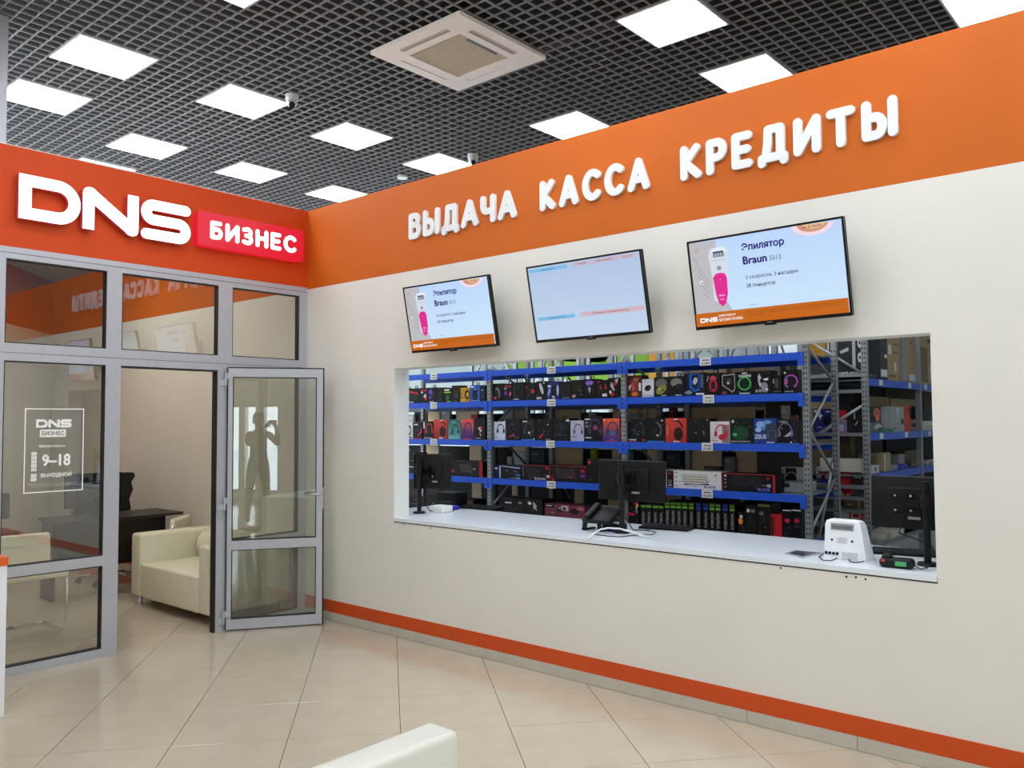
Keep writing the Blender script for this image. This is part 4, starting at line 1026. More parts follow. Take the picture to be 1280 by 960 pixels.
# ---- printed boxes
def P(c): return mat(c if max(c) > 60 else tuple(int(x*.62) for x in c), .42, spec=.3)
def shapes(mb, W, H, art, y0):
    """flat print on a front face W x H (x from -W/2, z from 0)"""
    y = y0
    def pt(u, v): return (-W/2+min(max(u, .01), .99)*W, min(max(v, .01), .99)*H)
    def poly(pts, c):
        cx_ = sum(p[0] for p in pts)/len(pts); cz_ = sum(p[1] for p in pts)/len(pts); n = len(pts)
        mb.add([(cx_, y, cz_)]+[(a, y, b) for a, b in pts], [(0, 1+k, 1+(k+1) % n) for k in range(n)], P(c))
    def band(cu, cv, r0, r1, a0, a1, c, asp=1.0, n=14):
        q = []
        for k in range(n+1):
            t_ = rad(a0+(a1-a0)*k/n); q.append((cu+r1*math.cos(t_), cv+r1*asp*math.sin(t_)))
        for k in range(n, -1, -1):
            t_ = rad(a0+(a1-a0)*k/n); q.append((cu+r0*math.cos(t_), cv+r0*asp*math.sin(t_)))
        N = len(q); mb.add([(a, y, b) for a, b in q], [(k, k+1, N-2-k, N-1-k) for k in range(n)], P(c))
    for s in art:
        y -= .00025; k = s[0]
        if k == 'r': a = pt(s[1], s[2]); b = pt(s[3], s[4]); poly([a, (b[0], a[1]), b, (a[0], b[1])], s[5])
        elif k == 'g':     # smooth gradient from bottom colour to top colour in narrow strips
            for i in range(8):
                t_ = i/7; c = tuple(int(s[1][j]*(1-t_)+s[2][j]*t_) for j in range(3)); a = pt(.01, i/8); b = pt(.99, (i+1)/8); poly([a, (b[0], a[1]), b, (a[0], b[1])], c)
        elif k == 'e': c_ = pt(s[1], s[2]); poly([(c_[0]+s[3]*W*math.cos(2*PI*i/14), c_[1]+s[4]*H*math.sin(2*PI*i/14)) for i in range(14)], s[5])
        elif k == 'p': poly([pt(*q) for q in s[1]], s[2])
        elif k == 'h':     # headset seen from the side: band, two cups, microphone boom
            c_ = pt(s[1], s[2]); R = s[3]*H; c = s[4]; R = min(R, W*.42)
            band(c_[0], c_[1], R*.82, R, 10, 170, c, 1.25); y -= .0002
            for sg in (-1, 1):
                q = [(c_[0]+sg*R*.86+R*.27*math.cos(2*PI*i/12), c_[1]-R*.25+R*.48*math.sin(2*PI*i/12)) for i in range(12)]; poly(q, c)
            if len(s) > 5: y -= .0002; band(c_[0]-R*.2, c_[1]-R*.45, R*.62, R*.7, 180, 290, s[5])
        elif k == 'm':     # mouse
            c_ = pt(s[1], s[2]); a, b = s[3]*W, s[4]*H; t_ = rad(s[6] if len(s) > 6 else 70)
            poly([(c_[0]+b*math.cos(2*PI*i/16)*math.cos(t_)-a*math.sin(2*PI*i/16)*math.sin(t_), c_[1]+b*math.cos(2*PI*i/16)*math.sin(t_)+a*math.sin(2*PI*i/16)*math.cos(t_)) for i in range(16)], s[5]); y -= .0002
            poly([(c_[0]+b*.35*math.cos(t_)+dx*.1*a, c_[1]+b*.35*math.sin(t_)+dz*.15*b) for dx, dz in ((-1, -1), (1, -1), (1, 1), (-1, 1))], (90, 95, 100))
        elif k == 'o': c_ = pt(s[1], s[2]); band(c_[0], c_[1], s[3]*H*.8, s[3]*H, s[5] if len(s) > 5 else 0, s[6] if len(s) > 6 else 360, s[4], 1.0, 20)
        elif k == 'k':     # keyboard in perspective
            u0, v0, u1, v1, c, kc = s[1:7]; a = pt(u0, v1); b = pt(u1, v1); c2 = pt(u1+.04, v0); d = pt(u0+.05, v0); poly([a, b, c2, d], c); y -= .0002
            for r in range(4):
                for i in range(11):
                    t0 = (r+.12)/4; t1 = (r+.8)/4; f0 = (i+.1)/11; f1 = (i+.85)/11
                    def bl(f, t_): A_ = (a[0]+(b[0]-a[0])*f, a[1]+(b[1]-a[1])*f); B_ = (d[0]+(c2[0]-d[0])*f, d[1]+(c2[1]-d[1])*f); return (A_[0]+(B_[0]-A_[0])*t_, A_[1]+(B_[1]-A_[1])*t_)
                    mb.add([(q[0], y, q[1]) for q in (bl(f0, t0), bl(f1, t0), bl(f1, t1), bl(f0, t1))], [(0, 1, 2, 3)], P(kc))
        elif k == 't':
            a = pt(s[2], s[3]); add_text(mb, s[1], a[0], a[1], s[4]*W, s[5]*H, y, P(s[6]), s[7] if len(s) > 7 else 0)
        elif k == 'tv':    # text running upwards
            vs, fs, a, b, c, d = text_poly(s[1]); q0 = pt(s[2], s[3]); hh = s[4]*H; ww = s[5]*W
            mb.add([(q0[0]-(p[1]-c)/(d-c)*ww, y, q0[1]+(p[0]-a)/(b-a)*hh) for p in vs], fs, P(s[6]))
def lab_seed(t): return sum((i+1)*ord(c) for i, c in enumerate(t))
def pbox(name, label, cat, u0, u1, vt, zb, Y, D, col, art=(), tab=False, group=None, side=None, jit=0.0):
    a = pY(u0, vt, Y); b = pY(u1, vt, Y); xc = (a.x+b.x)/2; W = b.x-a.x; W -= .0015
    H = pY((u0+u1)/2, vt, Y).z-zb
    m = MB(); m.box((-W/2, 0, 0), (W/2, D, H), mat(tuple(int(c*.5) for c in col) if max(col) < 60 else col, .42, noise=.04, nscale=12, spec=.3))
    if art:
        rn = random.Random(lab_seed(label)); art = list(art)
        for _ in range(5):
            u, v = rn.uniform(.1, .85), rn.uniform(.08, .9); g_ = rn.choice([(120, 122, 128), (170, 172, 176), (90, 92, 98), (140, 60, 70)]); art.append(('r', u, v, u+rn.uniform(.03, .1), v+rn.uniform(.012, .03), g_))
    o = m.build(name, None, (xc, Y, zb+.0006)); tag(o, label, cat, group)
    if side: MB().box((W/2-.0001, .001, .001), (W/2+.0006, D-.001, H-.001), P(side)).build('side_print', o)
    if art:
        m = MB(); shapes(m, W, H, art, -.0004); m.build('front_print', o)
    if tab:
        m = MB(); m.box((-.022, D*.4, H), (.022, D*.4+.003, H+.006), BLACK); m.box((-.022, D*.4, H+.006), (-.012, D*.4+.003, H+.022), BLACK); m.box((.012, D*.4, H+.006), (.022, D*.4+.003, H+.022), BLACK); m.box((-.022, D*.4, H+.022), (.022, D*.4+.003, H+.03), BLACK); m.build('hang_tab', o)
    return o
K0, K1, K2 = (12, 12, 14), (24, 22, 24), (16, 26, 30)
RD_, PK, WH, GY_, LM, PU, YL_, OR_ = (200, 30, 45), (230, 60, 110), (225, 228, 232), (120, 124, 130), (150, 215, 50), (110, 60, 200), (225, 175, 30), (230, 95, 50)
G1 = 'small gaming boxes on the upper rack shelf'
R1 = [
 (510, 524, 485.6, K0, [('e', .45, .42, .38, .25, (40, 44, 40)), ('p', [(.05, .85), (.9, .7), (.95, .6), (.05, .72)], RD_), ('r', .1, .05, .5, .1, WH)], 1, 'black box with a red sweep, first on the upper shelf at the left reveal'),
 (524.5, 534.5, 485, K0, [('r', .1, .78, .9, .86, RD_), ('e', .3, .7, .1, .05, WH), ('m', .7, .45, .16, .14, WH, 40), ('e', .8, .3, .12, .12, PK)], 0, 'narrow black and pink mouse box, second on the upper shelf'),
 (535, 544, 484.5, K0, [('e', .35, .7, .28, .16, PU), ('e', .3, .35, .2, .12, (90, 70, 150)), ('r', .2, .06, .8, .1, WH)], 1, 'narrow black box with a violet flare on the upper shelf'),
 (544.5, 554, 484.5, (34, 24, 28), [('r', .3, .5, .7, .53, (70, 60, 64)), ('r', .6, .1, .8, .4, (52, 40, 44))], 0, 'plain dark brown box on the upper shelf, left of the lime striped one'),
 (554.5, 564, 485.3, K0, [('r', .1, .82, .75, .93, WH), ('r', .05, .66, .97, .74, LM), ('m', .5, .35, .25, .2, (60, 90, 70)), ('r', .45, .03, .95, .1, LM)], 0, 'black box with a lime green stripe and white header'),
 (564.5, 575, 482, K0, [('m', .5, .5, .3, .25, (46, 46, 50)), ('p', [(.3, .5), (.6, .35), (.7, .2), (.62, .4)], GY_), ('r', .1, .05, .6, .08, (110, 110, 110))], 0, 'taller black box between the lime striped and the yellow box'),
 (575.5, 587, 484.5, (196, 150, 20), [('r', .02, .0, .55, .2, YL_), ('e', .75, .5, .28, .34, K0), ('e', .78, .5, .14, .18, YL_), ('r', .02, .3, .25, .36, K0), ('r', .02, .55, .25, .61, K0)], 0, 'yellow and black box on the upper shelf'),
 (587.5, 600, 481.5, (30, 92, 190), [('e', .5, .45, .27, .38, K0), ('r', .08, .85, .4, .93, WH), ('e', .5, .75, .06, .04, WH), ('r', .1, .04, .9, .08, (150, 190, 230))], 1, 'bright blue box with a black oval mouse, left of the first front upright'),
 (600.5, 606.5, 482, (18, 42, 50), [('r', .2, .7, .5, .74, WH), ('r', .3, .3, .6, .33, (110, 140, 150))], 0, 'narrow dark teal box against the first front upright'),
 (616, 628.5, 479.5, K0, [('m', .5, .5, .22, .3, GY_, 110), ('m', .45, .45, .14, .22, (40, 42, 46), 110), ('r', .1, .1, .35, .25, PK)], 0, 'black box with a grey mouse right of the first front upright'),
 (629, 639.5, 480, K0, [('r', .1, .82, .95, .88, RD_), ('r', .15, .7, .4, .76, WH), ('e', .3, .45, .15, .12, PU), ('e', .85, .42, .14, .1, PK), ('e', .8, .3, .04, .03, WH)], 1, 'black box with a red header and pink lights'),
 (640, 655.5, 478, K0, [('h', .5, .5, .3, (40, 42, 46)), ('tv', 'GAMING', .2, .3, .4, .1, (60, 60, 64)), ('r', .1, .05, .55, .09, WH)], 1, 'black headset box with dim artwork, middle of the second bay left part'),
 (656, 669.5, 478.5, K0, [('e', .15, .75, .08, .06, RD_), ('m', .75, .5, .15, .12, RD_, 80), ('e', .35, .3, .06, .05, (70, 70, 70))], 0, 'black box with two red dots, beside the white mouse box'),
 (670, 683.5, 476.5, K1, [('m', .5, .6, .14, .32, (205, 205, 208), 110), ('r', .05, .04, .5, .16, (200, 190, 180)), ('e', .75, .9, .1, .04, WH)], 0, 'black box picturing a white mouse on the upper shelf'),
 (684, 699.5, 477, (28, 40, 110), [('r', .02, .7, .3, .8, WH), ('m', .55, .45, .2, .32, K0, 90), ('e', .85, .5, .1, .3, (170, 190, 220)), ('p', [(.05, .1), (.3, .5), (.2, .7), (.03, .4)], (140, 165, 220)), ('e', .5, .15, .1, .06, WH)], 1, 'blue and white box with a black mouse in the second bay'),
 (700, 713.5, 477, (12, 20, 24), [('h', .5, .5, .3, (30, 48, 52)), ('r', .15, .06, .9, .1, (150, 160, 165)), ('r', .2, .2, .8, .23, (60, 80, 84))], 1, 'black box with a dim teal picture, right of the blue and white one'),
 (714, 729.5, 475, (26, 20, 20), [('e', .5, .6, .3, .2, (52, 36, 34)), ('e', .2, .15, .16, .08, (200, 150, 140)), ('e', .75, .25, .1, .1, (60, 50, 50))], 0, 'black brown box left of the purple flower box'),
 (730, 744.5, 474, K0, [('e', .45, .82, .35, .12, (120, 80, 190)), ('e', .3, .78, .12, .1, (150, 110, 215)), ('e', .62, .8, .12, .1, (160, 120, 220)), ('e', .45, .5, .14, .18, (70, 60, 100)), ('p', [(.4, .55), (.55, .55), (.5, .25)], (200, 200, 215))], 1, 'black box with a purple flower picture on top'),
 (745, 759.5, 475, K0, [('m', .38, .6, .06, .14, RD_, 90), ('m', .85, .6, .08, .12, RD_, 90), ('r', .55, .1, .95, .25, WH), ('r', .1, .88, .35, .93, RD_)], 0, 'black box with two red earbuds and a white sticker'),
 (760, 774, 472.3, K0, [('p', [(.3, .8), (.6, .4), (.5, .35), (.2, .6)], (200, 190, 190)), ('e', .6, .7, .2, .1, (170, 40, 50)), ('e', .35, .2, .2, .1, RD_), ('e', .2, .3, .1, .08, WH), ('p', [(.6, .9), (.95, .95), (.8, .7)], (190, 190, 195))], 0, 'black box with red and white splashes, left of the middle front upright'),
 (784.5, 802, 469.3, (70, 34, 24), [('e', .45, .5, .35, .3, (130, 60, 36)), ('e', .4, .5, .1, .2, PK), ('e', .5, .15, .25, .1, (235, 120, 40)), ('p', [(.1, .3), (.3, .55), (.2, .6), (.05, .5)], (215, 205, 190)), ('r', .8, .3, .95, .65, WH), ('e', .6, .8, .2, .1, (180, 90, 50))], 0, 'brown and orange fiery box right of the middle front upright'),
 (802.5, 817, 474, (222, 224, 228), [('m', .5, .5, .22, .22, K0, 20), ('tv', 'A4', .3, .85, .08, .1, K0), ('r', .1, .06, .9, .12, (180, 184, 190)), ('e', .85, .93, .05, .03, K0)], 0, 'small white box with a black mouse on the upper shelf'),
 (817.5, 835.5, 471.5, (44, 46, 46), [('e', .5, .68, .4, .25, (105, 106, 104)), ('m', .5, .36, .24, .34, (150, 146, 60), 30), ('e', .4, .38, .1, .06, (200, 195, 110)), ('e', .6, .32, .1, .05, (70, 70, 40)), ('r', .5, .04, .85, .08, WH)], 0, 'grey box with a camouflage yellow mouse'),
 (836, 854.5, 470.3, (40, 42, 42), [('e', .5, .68, .4, .22, (125, 126, 126)), ('m', .5, .38, .24, .36, (14, 16, 18), 30), ('r', .45, .04, .85, .08, WH)], 1, 'grey box with a plain black mouse'),
 (855, 882, 466.3, (10, 14, 26), [('p', [(.22, .95), (.7, .98), (.72, .25), (.5, .15), (.25, .35)], (20, 86, 200)), ('p', [(.36, .9), (.66, .93), (.66, .35), (.52, .28), (.38, .4)], K0), ('m', .52, .65, .1, .16, (200, 205, 215)), ('e', .2, .15, .18, .08, (120, 150, 170)), ('r', .75, .35, .9, .92, (60, 90, 120)), ('r', .55, .04, .92, .12, WH)], 0, 'wide black box with a bright blue hexagon frame'),
 (882.5, 900, 466.3, K0, [('m', .5, .72, .2, .16, (225, 60, 90), 90), ('e', .5, .45, .3, .3, (190, 34, 60)), ('e', .5, .42, .16, .24, K0), ('e', .5, .25, .06, .05, PK), ('p', [(.1, .6), (.2, .85), (.15, .9), (.04, .65)], (170, 160, 165))], 1, 'black box with a crimson insect-like mouse'),
 (900.5, 919.5, 466.5, K0, [('p', [(.1, .92), (.95, .96), (.97, .25), (.8, .1), (.1, .45)], (170, 172, 176)), ('p', [(.15, .88), (.9, .91), (.92, .28), (.78, .16), (.15, .48)], K0), ('m', .55, .6, .16, .16, (70, 74, 80)), ('e', .5, .55, .06, .06, WH), ('r', .1, .04, .4, .16, (150, 60, 70))], 0, 'black box with a white cut-corner outline'),
 (920, 941, 464.5, (8, 22, 14), [('o', .5, .48, .3, (60, 200, 90)), ('e', .5, .45, .16, .22, (14, 60, 30)), ('t', 'SUNWIND', .15, .76, .75, .1, WH, .03), ('r', .35, .9, .65, .95, WH), ('p', [(.05, .55), (.2, .5), (.1, .3)], (50, 160, 80)), ('r', .2, .03, .8, .08, (180, 220, 190))], 1, 'black box with a glowing green ring'),
 (941.5, 964, 463.5, K0, [('p', [(.3, .9), (.45, .7), (.3, .55), (.5, .4), (.35, .3), (.25, .6)], (200, 202, 206)), ('e', .6, .35, .2, .16, (150, 152, 156)), ('p', [(.55, .65), (.85, .7), (.8, .58), (.6, .58)], WH), ('t', 'SNIPER', .1, .08, .7, .12, (190, 190, 194), .02), ('e', .3, .75, .05, .05, WH), ('e', .75, .2, .08, .06, WH)], 0, 'black box with scattered white debris artwork'),
 (964.5, 977, 469.3, (16, 18, 18), [('m', .5, .55, .2, .28, (66, 70, 66), 90), ('r', .1, .1, .9, .14, (80, 100, 110)), ('e', .18, .75, .07, .04, WH), ('e', .18, .62, .06, .04, WH)], 0, 'small black box with a grey oval, lower than its neighbours'),
 (978.5, 998.5, 462.3, (14, 12, 18), [('o', .5, .5, .3, (190, 80, 200), -60, 120), ('o', .5, .5, .3, (120, 110, 200), 120, 240), ('e', .22, .5, .08, .12, PK), ('e', .48, .5, .14, .22, (24, 22, 28)), ('t', 'SMART RGB', .1, .05, .55, .06, WH), ('e', .12, .88, .06, .04, WH)], 1, 'black box with a pink and violet ring, last on the upper shelf'),
]
for u0, u1, vt, col, art, tb, lab in R1:
    pbox('mouse_box', lab, 'box', u0, u1, vt, BT[1], YR1+.035, .12, col, art, tb, G1)
G2 = 'headset boxes on the middle rack shelf'
R2 = [
 (509.5, 516, 527.5, (225, 225, 228), [('e', .4, .5, .3, .3, K0), ('e', .4, .5, .16, .18, WH), ('r', .2, .05, .8, .12, K0)], 'white box sliver with a black ring at the left reveal, middle shelf'),
 (516.5, 528, 528, K0, [('r', .1, .82, .5, .9, WH), ('p', [(.85, .75), (.95, .4), (.55, .15), (.45, .2), (.8, .45)], (220, 50, 100)), ('m', .55, .5, .2, .2, (50, 20, 30)), ('r', .1, .0, .8, .06, RD_)], 'black headset box with a pink curve, second on the middle shelf'),
 (529, 541.5, 526.7, (30, 24, 26), [('r', .02, .6, .15, .95, WH), ('h', .6, .52, .3, (190, 60, 60)), ('e', .7, .4, .16, .16, K0), ('r', .1, .02, .9, .08, (200, 190, 190))], 'small black and white box with a red headset, left of the tall red one'),
 (542, 559.5, 524.5, (196, 40, 34), [('g', (150, 26, 26), (215, 60, 44)), ('e', .66, .38, .22, .28, (50, 16, 20)), ('o', .6, .55, .35, (60, 20, 24), 20, 110), ('r', .4, .03, .7, .09, WH), ('r', .45, .92, .65, .96, WH)], 'red box with a dark headset silhouette, left bay of the middle shelf'),
 (560, 575.5, 524.5, (66, 140, 130), [('g', (100, 178, 168), (44, 110, 104)), ('h', .6, .45, .24, (26, 50, 52)), ('p', [(.1, .32), (.5, .28), (.5, .25), (.1, .27)], K0), ('t', 'ACE', .3, .82, .35, .08, (170, 220, 210)), ('r', .15, .08, .8, .11, (200, 230, 225))], 'teal green headset box'),
 (576, 592.5, 524, (170, 60, 90), [('g', (40, 40, 120), (240, 80, 70)), ('h', .56, .5, .28, (46, 50, 110)), ('r', .2, .0, .8, .06, (230, 70, 60)), ('e', .1, .9, .04, .03, WH), ('tv', 'AUDIO', .93, .35, .4, .06, (230, 220, 240))], 'red to violet gradient headset box left of the first front upright'),
 (593, 606.5, 522.5, (22, 14, 18), [('p', [(.4, .6), (.7, .4), (.6, .35), (.35, .5)], (220, 210, 210)), ('e', .62, .55, .12, .08, (190, 50, 60)), ('p', [(.45, .4), (.65, .2), (.55, .15)], (200, 170, 175)), ('r', .1, .05, .6, .09, (160, 160, 165))], 'black box with red and white shards against the first front upright'),
 (617.5, 631.5, 527, (214, 222, 236), [('h', .6, .55, .26, (18, 20, 24)), ('r', .1, .1, .4, .13, (130, 140, 160)), ('r', .1, .16, .4, .18, (130, 140, 160))], 'white box with a black headset right of the first front upright'),
 (632, 651, 523.5, K0, [('p', [(.15, .12), (.3, .2), (.6, .33), (.45, .18)], (225, 40, 80)), ('e', .45, .75, .12, .04, (70, 70, 74)), ('r', .6, .08, .85, .14, (90, 90, 94))], 'black box with a small red slash right of the white headset box'),
 (651.5, 669.5, 523.5, (10, 12, 16), [('r', .1, .84, .42, .9, WH), ('h', .52, .48, .27, (52, 58, 66)), ('e', .55, .35, .08, .06, (200, 205, 215)), ('e', .88, .08, .04, .03, WH), ('r', .0, .0, .97, .05, (60, 150, 225))], 'black headset box with a bright blue strip along its foot, second bay'),
 (670, 690, 523.5, K0, [('p', [(.15, .14), (.28, .12), (.5, .34), (.42, .32)], (225, 40, 80)), ('e', .2, .9, .04, .03, RD_), ('p', [(.68, .7), (.8, .72), (.74, .78)], WH), ('r', .6, .04, .9, .08, (130, 130, 134))], 'black box with a larger red slash left of the dim teal one'),
 (690.5, 712.5, 523.5, (14, 20, 24), [('m', .5, .5, .2, .25, (28, 52, 56)), ('r', .1, .25, .5, .28, (60, 90, 96)), ('r', .78, .88, .97, .95, WH)], 'wide black box with a dim teal picture on the middle shelf'),
 (713, 729.5, 525.7, (192, 190, 212), [('h', .58, .52, .26, (96, 96, 120)), ('p', [(.15, .25), (.5, .2), (.5, .17), (.15, .2)], (96, 96, 120)), ('t', 'SVEN', .1, .84, .4, .07, (120, 120, 150))], 'pale lilac box with a grey headset'),
 (730, 753, 520.5, (20, 18, 30), [('h', .6, .5, .32, (64, 56, 86)), ('e', .62, .55, .14, .1, (150, 70, 120)), ('r', .05, .86, .35, .91, WH), ('e', .15, .6, .1, .06, (110, 110, 140)), ('r', .05, .12, .4, .16, WH), ('e', .15, .75, .08, .05, (130, 130, 160))], 'black and violet headset box beside the orange gradient one'),
 (753.5, 774.5, 523, (190, 70, 80), [('g', (70, 50, 130), (244, 100, 50)), ('h', .58, .5, .29, (36, 58, 96)), ('e', .55, .36, .2, .1, (70, 110, 150)), ('e', .08, .92, .04, .03, WH), ('r', .25, .0, .85, .04, (240, 80, 50)), ('r', .4, .07, .7, .1, (150, 120, 190))], 'orange to violet gradient headset box left of the middle front upright'),
 (784.5, 807, 523.5, (22, 24, 28), [('h', .64, .5, .25, (50, 54, 62)), ('r', .02, .0, .5, .04, (225, 70, 60)), ('r', .05, .07, .48, .12, WH), ('r', .8, .05, .97, .12, (225, 60, 50)), ('e', .1, .93, .04, .03, (200, 120, 120))], 'dark box with a dim headset and red foot strip, right of the middle front upright'),
 (807.5, 831, 523.5, (12, 12, 14), [('o', .45, .52, .36, (96, 90, 92), -60, 80), ('e', .6, .3, .05, .04, WH), ('e', .86, .92, .05, .03, WH), ('r', .05, .0, .97, .06, (60, 140, 215))], 'black box with a thin curved line and a blue foot strip'),
 (831.5, 858, 522.7, (206, 60, 46), [('g', (190, 50, 40), (214, 70, 54)), ('e', .62, .35, .22, .28, (52, 16, 16)), ('o', .45, .55, .4, (60, 20, 20), 10, 100), ('r', .38, .02, .66, .07, WH), ('tv', 'HEADSET', .12, .3, .4, .05, (240, 180, 170)), ('r', .4, .92, .6, .96, WH)], 'tall red box with a dark headset, right bay of the middle shelf'),
 (858.5, 887, 523.3, (16, 16, 18), [('h', .55, .5, .28, (32, 32, 36)), ('e', .75, .4, .03, .08, (90, 90, 96)), ('e', .9, .94, .03, .02, WH)], 'wide almost plain black box between the red and the white headset boxes'),
 (887.5, 912, 527, (226, 222, 222), [('r', .62, .02, .98, .85, (150, 120, 120)), ('h', .55, .5, .30, (196, 36, 56)), ('e', .62, .28, .2, .14, (200, 40, 60)), ('r', .05, .1, .4, .13, (200, 90, 90)), ('r', .05, .2, .3, .22, (200, 90, 90))], 'white box picturing red headphones'),
 (912.5, 941.5, 523, (8, 40, 26), [('g', (6, 30, 20), (6, 26, 18)), ('e', .45, .4, .35, .3, (14, 74, 44)), ('e', .2, .35, .1, .06, (90, 180, 120)), ('h', .86, .45, .2, (50, 64, 60)), ('e', .12, .88, .07, .07, (190, 200, 215)), ('t', 'REDLINE DAEMON', .05, .05, .8, .06, (220, 225, 225))], 'dark green box with a white round logo'),
 (942, 970.5, 523, (30, 60, 140), [('e', .3, .75, .2, .14, (140, 185, 235)), ('e', .5, .62, .16, .1, (90, 140, 215)), ('e', .2, .55, .14, .1, (160, 200, 240)), ('e', .6, .85, .2, .08, (110, 160, 225)), ('e', .78, .45, .3, .36, (52, 62, 84)), ('h', .8, .35, .18, (84, 92, 104)), ('t', 'ZEUS', .03, .2, .52, .16, (200, 215, 240), .04), ('r', .55, .03, .9, .08, (200, 205, 215))], 'blue and white box with big pale letters'),
 (971, 999.5, 524, (14, 14, 16), [('r', .7, .02, .99, .97, (36, 38, 52)), ('h', .36, .5, .30, (110, 100, 150)), ('p', [(.3, .3), (.6, .5), (.64, .42), (.5, .3)], (190, 190, 200)), ('t', 'HYPER X', .1, .86, .38, .07, WH), ('e', .62, .08, .04, .03, WH), ('r', .02, .0, .97, .04, (60, 140, 215))], 'black box with a lilac headset, last on the middle shelf'),
]
for k, (u0, u1, vt, col, art, lab) in enumerate(R2):
    pbox('headset_box', lab, 'box', u0, u1, vt, BT[2], YR1+.035, .14, col, art, k % 5 == 1, G2)
G3 = 'long keyboard boxes on the third rack shelf'
KB = lambda c: ('k', .14, .2, .62, .8, c, tuple(min(255, x+16) for x in c))
R3 = [
 (506, 520, 566, K0, [('r', .2, .3, .8, .34, WH), ('r', .2, .6, .8, .64, (90, 90, 90))], None, 'dark stacked box at the left reveal, behind the left monitor'),
 (562, 603.5, 576.4, (26, 12, 16), [('r', .9, .0, .99, .99, (170, 20, 40)), ('k', .3, .25, .66, .8, (52, 44, 46), (80, 74, 74)), ('e', .1, .3, .05, .08, RD_), ('e', .75, .5, .04, .05, (160, 150, 150))], None, 'black keyboard box with a dark red end, right of the left monitor'),
 (617, 651, 582, (24, 34, 76), [('p', [(.24, .98), (.98, .85), (.98, .02), (.24, .02)], (10, 12, 18)), ('p', [(.24, .98), (.98, .85), (.98, .8), (.24, .93)], (200, 215, 240)), ('r', .22, .05, .26, .95, (190, 205, 230)), ('e', .1, .75, .06, .06, WH), ('e', .9, .3, .1, .12, (60, 90, 140)), ('p', [(.5, .05), (.98, .1), (.98, .05)], WH)], None, 'blue and white box right of the first front upright, third shelf'),
 (652, 688, 581.5, K0, [('r', .0, .95, .99, .99, (160, 30, 50)), ('r', .97, .0, .99, .99, RD_), KB((34, 34, 36)), ('e', .88, .82, .04, .06, RD_), ('e', .92, .28, .06, .1, (180, 180, 185)), ('t', 'BLADE PRO', .46, .05, .38, .12, WH, .02), ('r', .03, .2, .07, .9, (90, 90, 95))], None, 'black keyboard box with a round silver badge, second bay'),
 (688.5, 733, 582.3, (20, 14, 16), [('r', .0, .95, .99, .99, (150, 30, 50)), ('p', [(.02, .0), (.1, .0), (.02, .4)], RD_), ('k', .12, .2, .68, .8, (44, 36, 38), (64, 52, 54)), ('e', .9, .7, .06, .1, (190, 30, 60)), ('e', .9, .4, .08, .1, (70, 50, 160)), ('r', .98, .05, .99, .95, RD_), ('e', .56, .3, .03, .06, RD_)], None, 'black keyboard box with red and violet marks, left of the middle monitor'),
 (733.5, 775, 574, (12, 12, 13), [('e', .08, .85, .04, .07, (200, 40, 60)), ('r', .3, .6, .5, .62, (40, 40, 42))], None, 'large plain black box with a small red mark, half behind the middle monitor'),
 (832.5, 901.5, 589, (224, 226, 224), [('r', .0, .0, .135, .99, (16, 12, 14)), ('r', .135, .0, .145, .99, (190, 30, 50)), ('p', [(.03, .85), (.1, .85), (.065, .75)], RD_), ('o', .075, .35, .1, (210, 205, 205)), ('e', .07, .15, .04, .06, (160, 155, 155)), ('r', .17, .85, .21, .92, GY_), ('r', .17, .6, .21, .66, GY_), ('r', .17, .35, .21, .42, GY_), ('r', .17, .12, .21, .18, GY_), ('k', .28, .25, .75, .82, (150, 148, 132), (222, 220, 206)), ('p', [(.34, .25), (.79, .25), (.78, .33), (.345, .2)], (60, 58, 54)), ('t', 'BLADE', .7, .08, .2, .13, (70, 74, 110), .02), ('p', [(.88, .82), (.94, .85), (.9, .74)], RD_)], None, 'white keyboard box with a black end, right of the middle monitor'),
 (902, 969.5, 592.3, (14, 10, 12), [('r', .0, .95, .99, .99, (170, 30, 50)), ('r', .0, .0, .02, .99, RD_), ('r', .95, .0, .99, .99, (190, 26, 50)), ('e', .07, .85, .025, .06, WH), ('e', .07, .65, .025, .06, GY_), ('e', .07, .45, .025, .06, GY_), ('e', .07, .22, .025, .05, GY_), ('k', .2, .3, .72, .85, (32, 30, 34), (58, 54, 58)), ('p', [(.84, .8), (.9, .84), (.86, .68)], RD_), ('e', .88, .38, .04, .1, (160, 165, 175)), ('t', 'BLADE', .68, .08, .22, .16, (120, 120, 210), .03)], None, 'black keyboard box with crimson ends, last on the third shelf'),
]
for u0, u1, vt, col, art, sd, lab in R3:
    pbox('keyboard_box', lab, 'box', u0, u1, vt, BT[3], YR1+.035, .18, col, art, False, G3)
# row of narrow upright boxes with green caps on the lowest visible shelf
caps = [804, 811, 819, 826.2, 834, 841.3, 848.5, 856, 864, 873, 882, 890, 897.5, 906.5, 915]
for k, u in enumerate(caps):
    capc = (50, 60, 200) if k in (9, 10, 13) else (110, 175, 40)
    two = k >= 4
    vt = 630+.35*k if not two else 626.5+(.35*(k-4))
    wdt = 3.6
    a = 'th from the middle monitor' 
    ordn = ['first', 'second', 'third', 'fourth', 'fifth', 'sixth', 'seventh', 'eighth', 'ninth', 'tenth', 'eleventh', 'twelfth', 'thirteenth', 'fourteenth', 'fifteenth'][k]
    colr = 'blue' if k in (9, 10, 13) else 'green'
    art = [('r', .08, .885-.08*two, .92, .95-.08*two, capc), ('tv', 'XTERION', .72, .3, .42, .42, (170, 172, 172))]
    if two: art.append(('r', .08, .90, .92, .965, tuple(int(c*.75) for c in capc)))
    pbox('upright_box', '%s-capped narrow black box on the lowest shelf, %s to the right of the middle monitor' % (colr, ordn), 'box', u-wdt, u+wdt, vt, BT[4], YR1+.035, .22, K0, art, False, 'narrow black boxes with coloured caps on the lowest shelf')
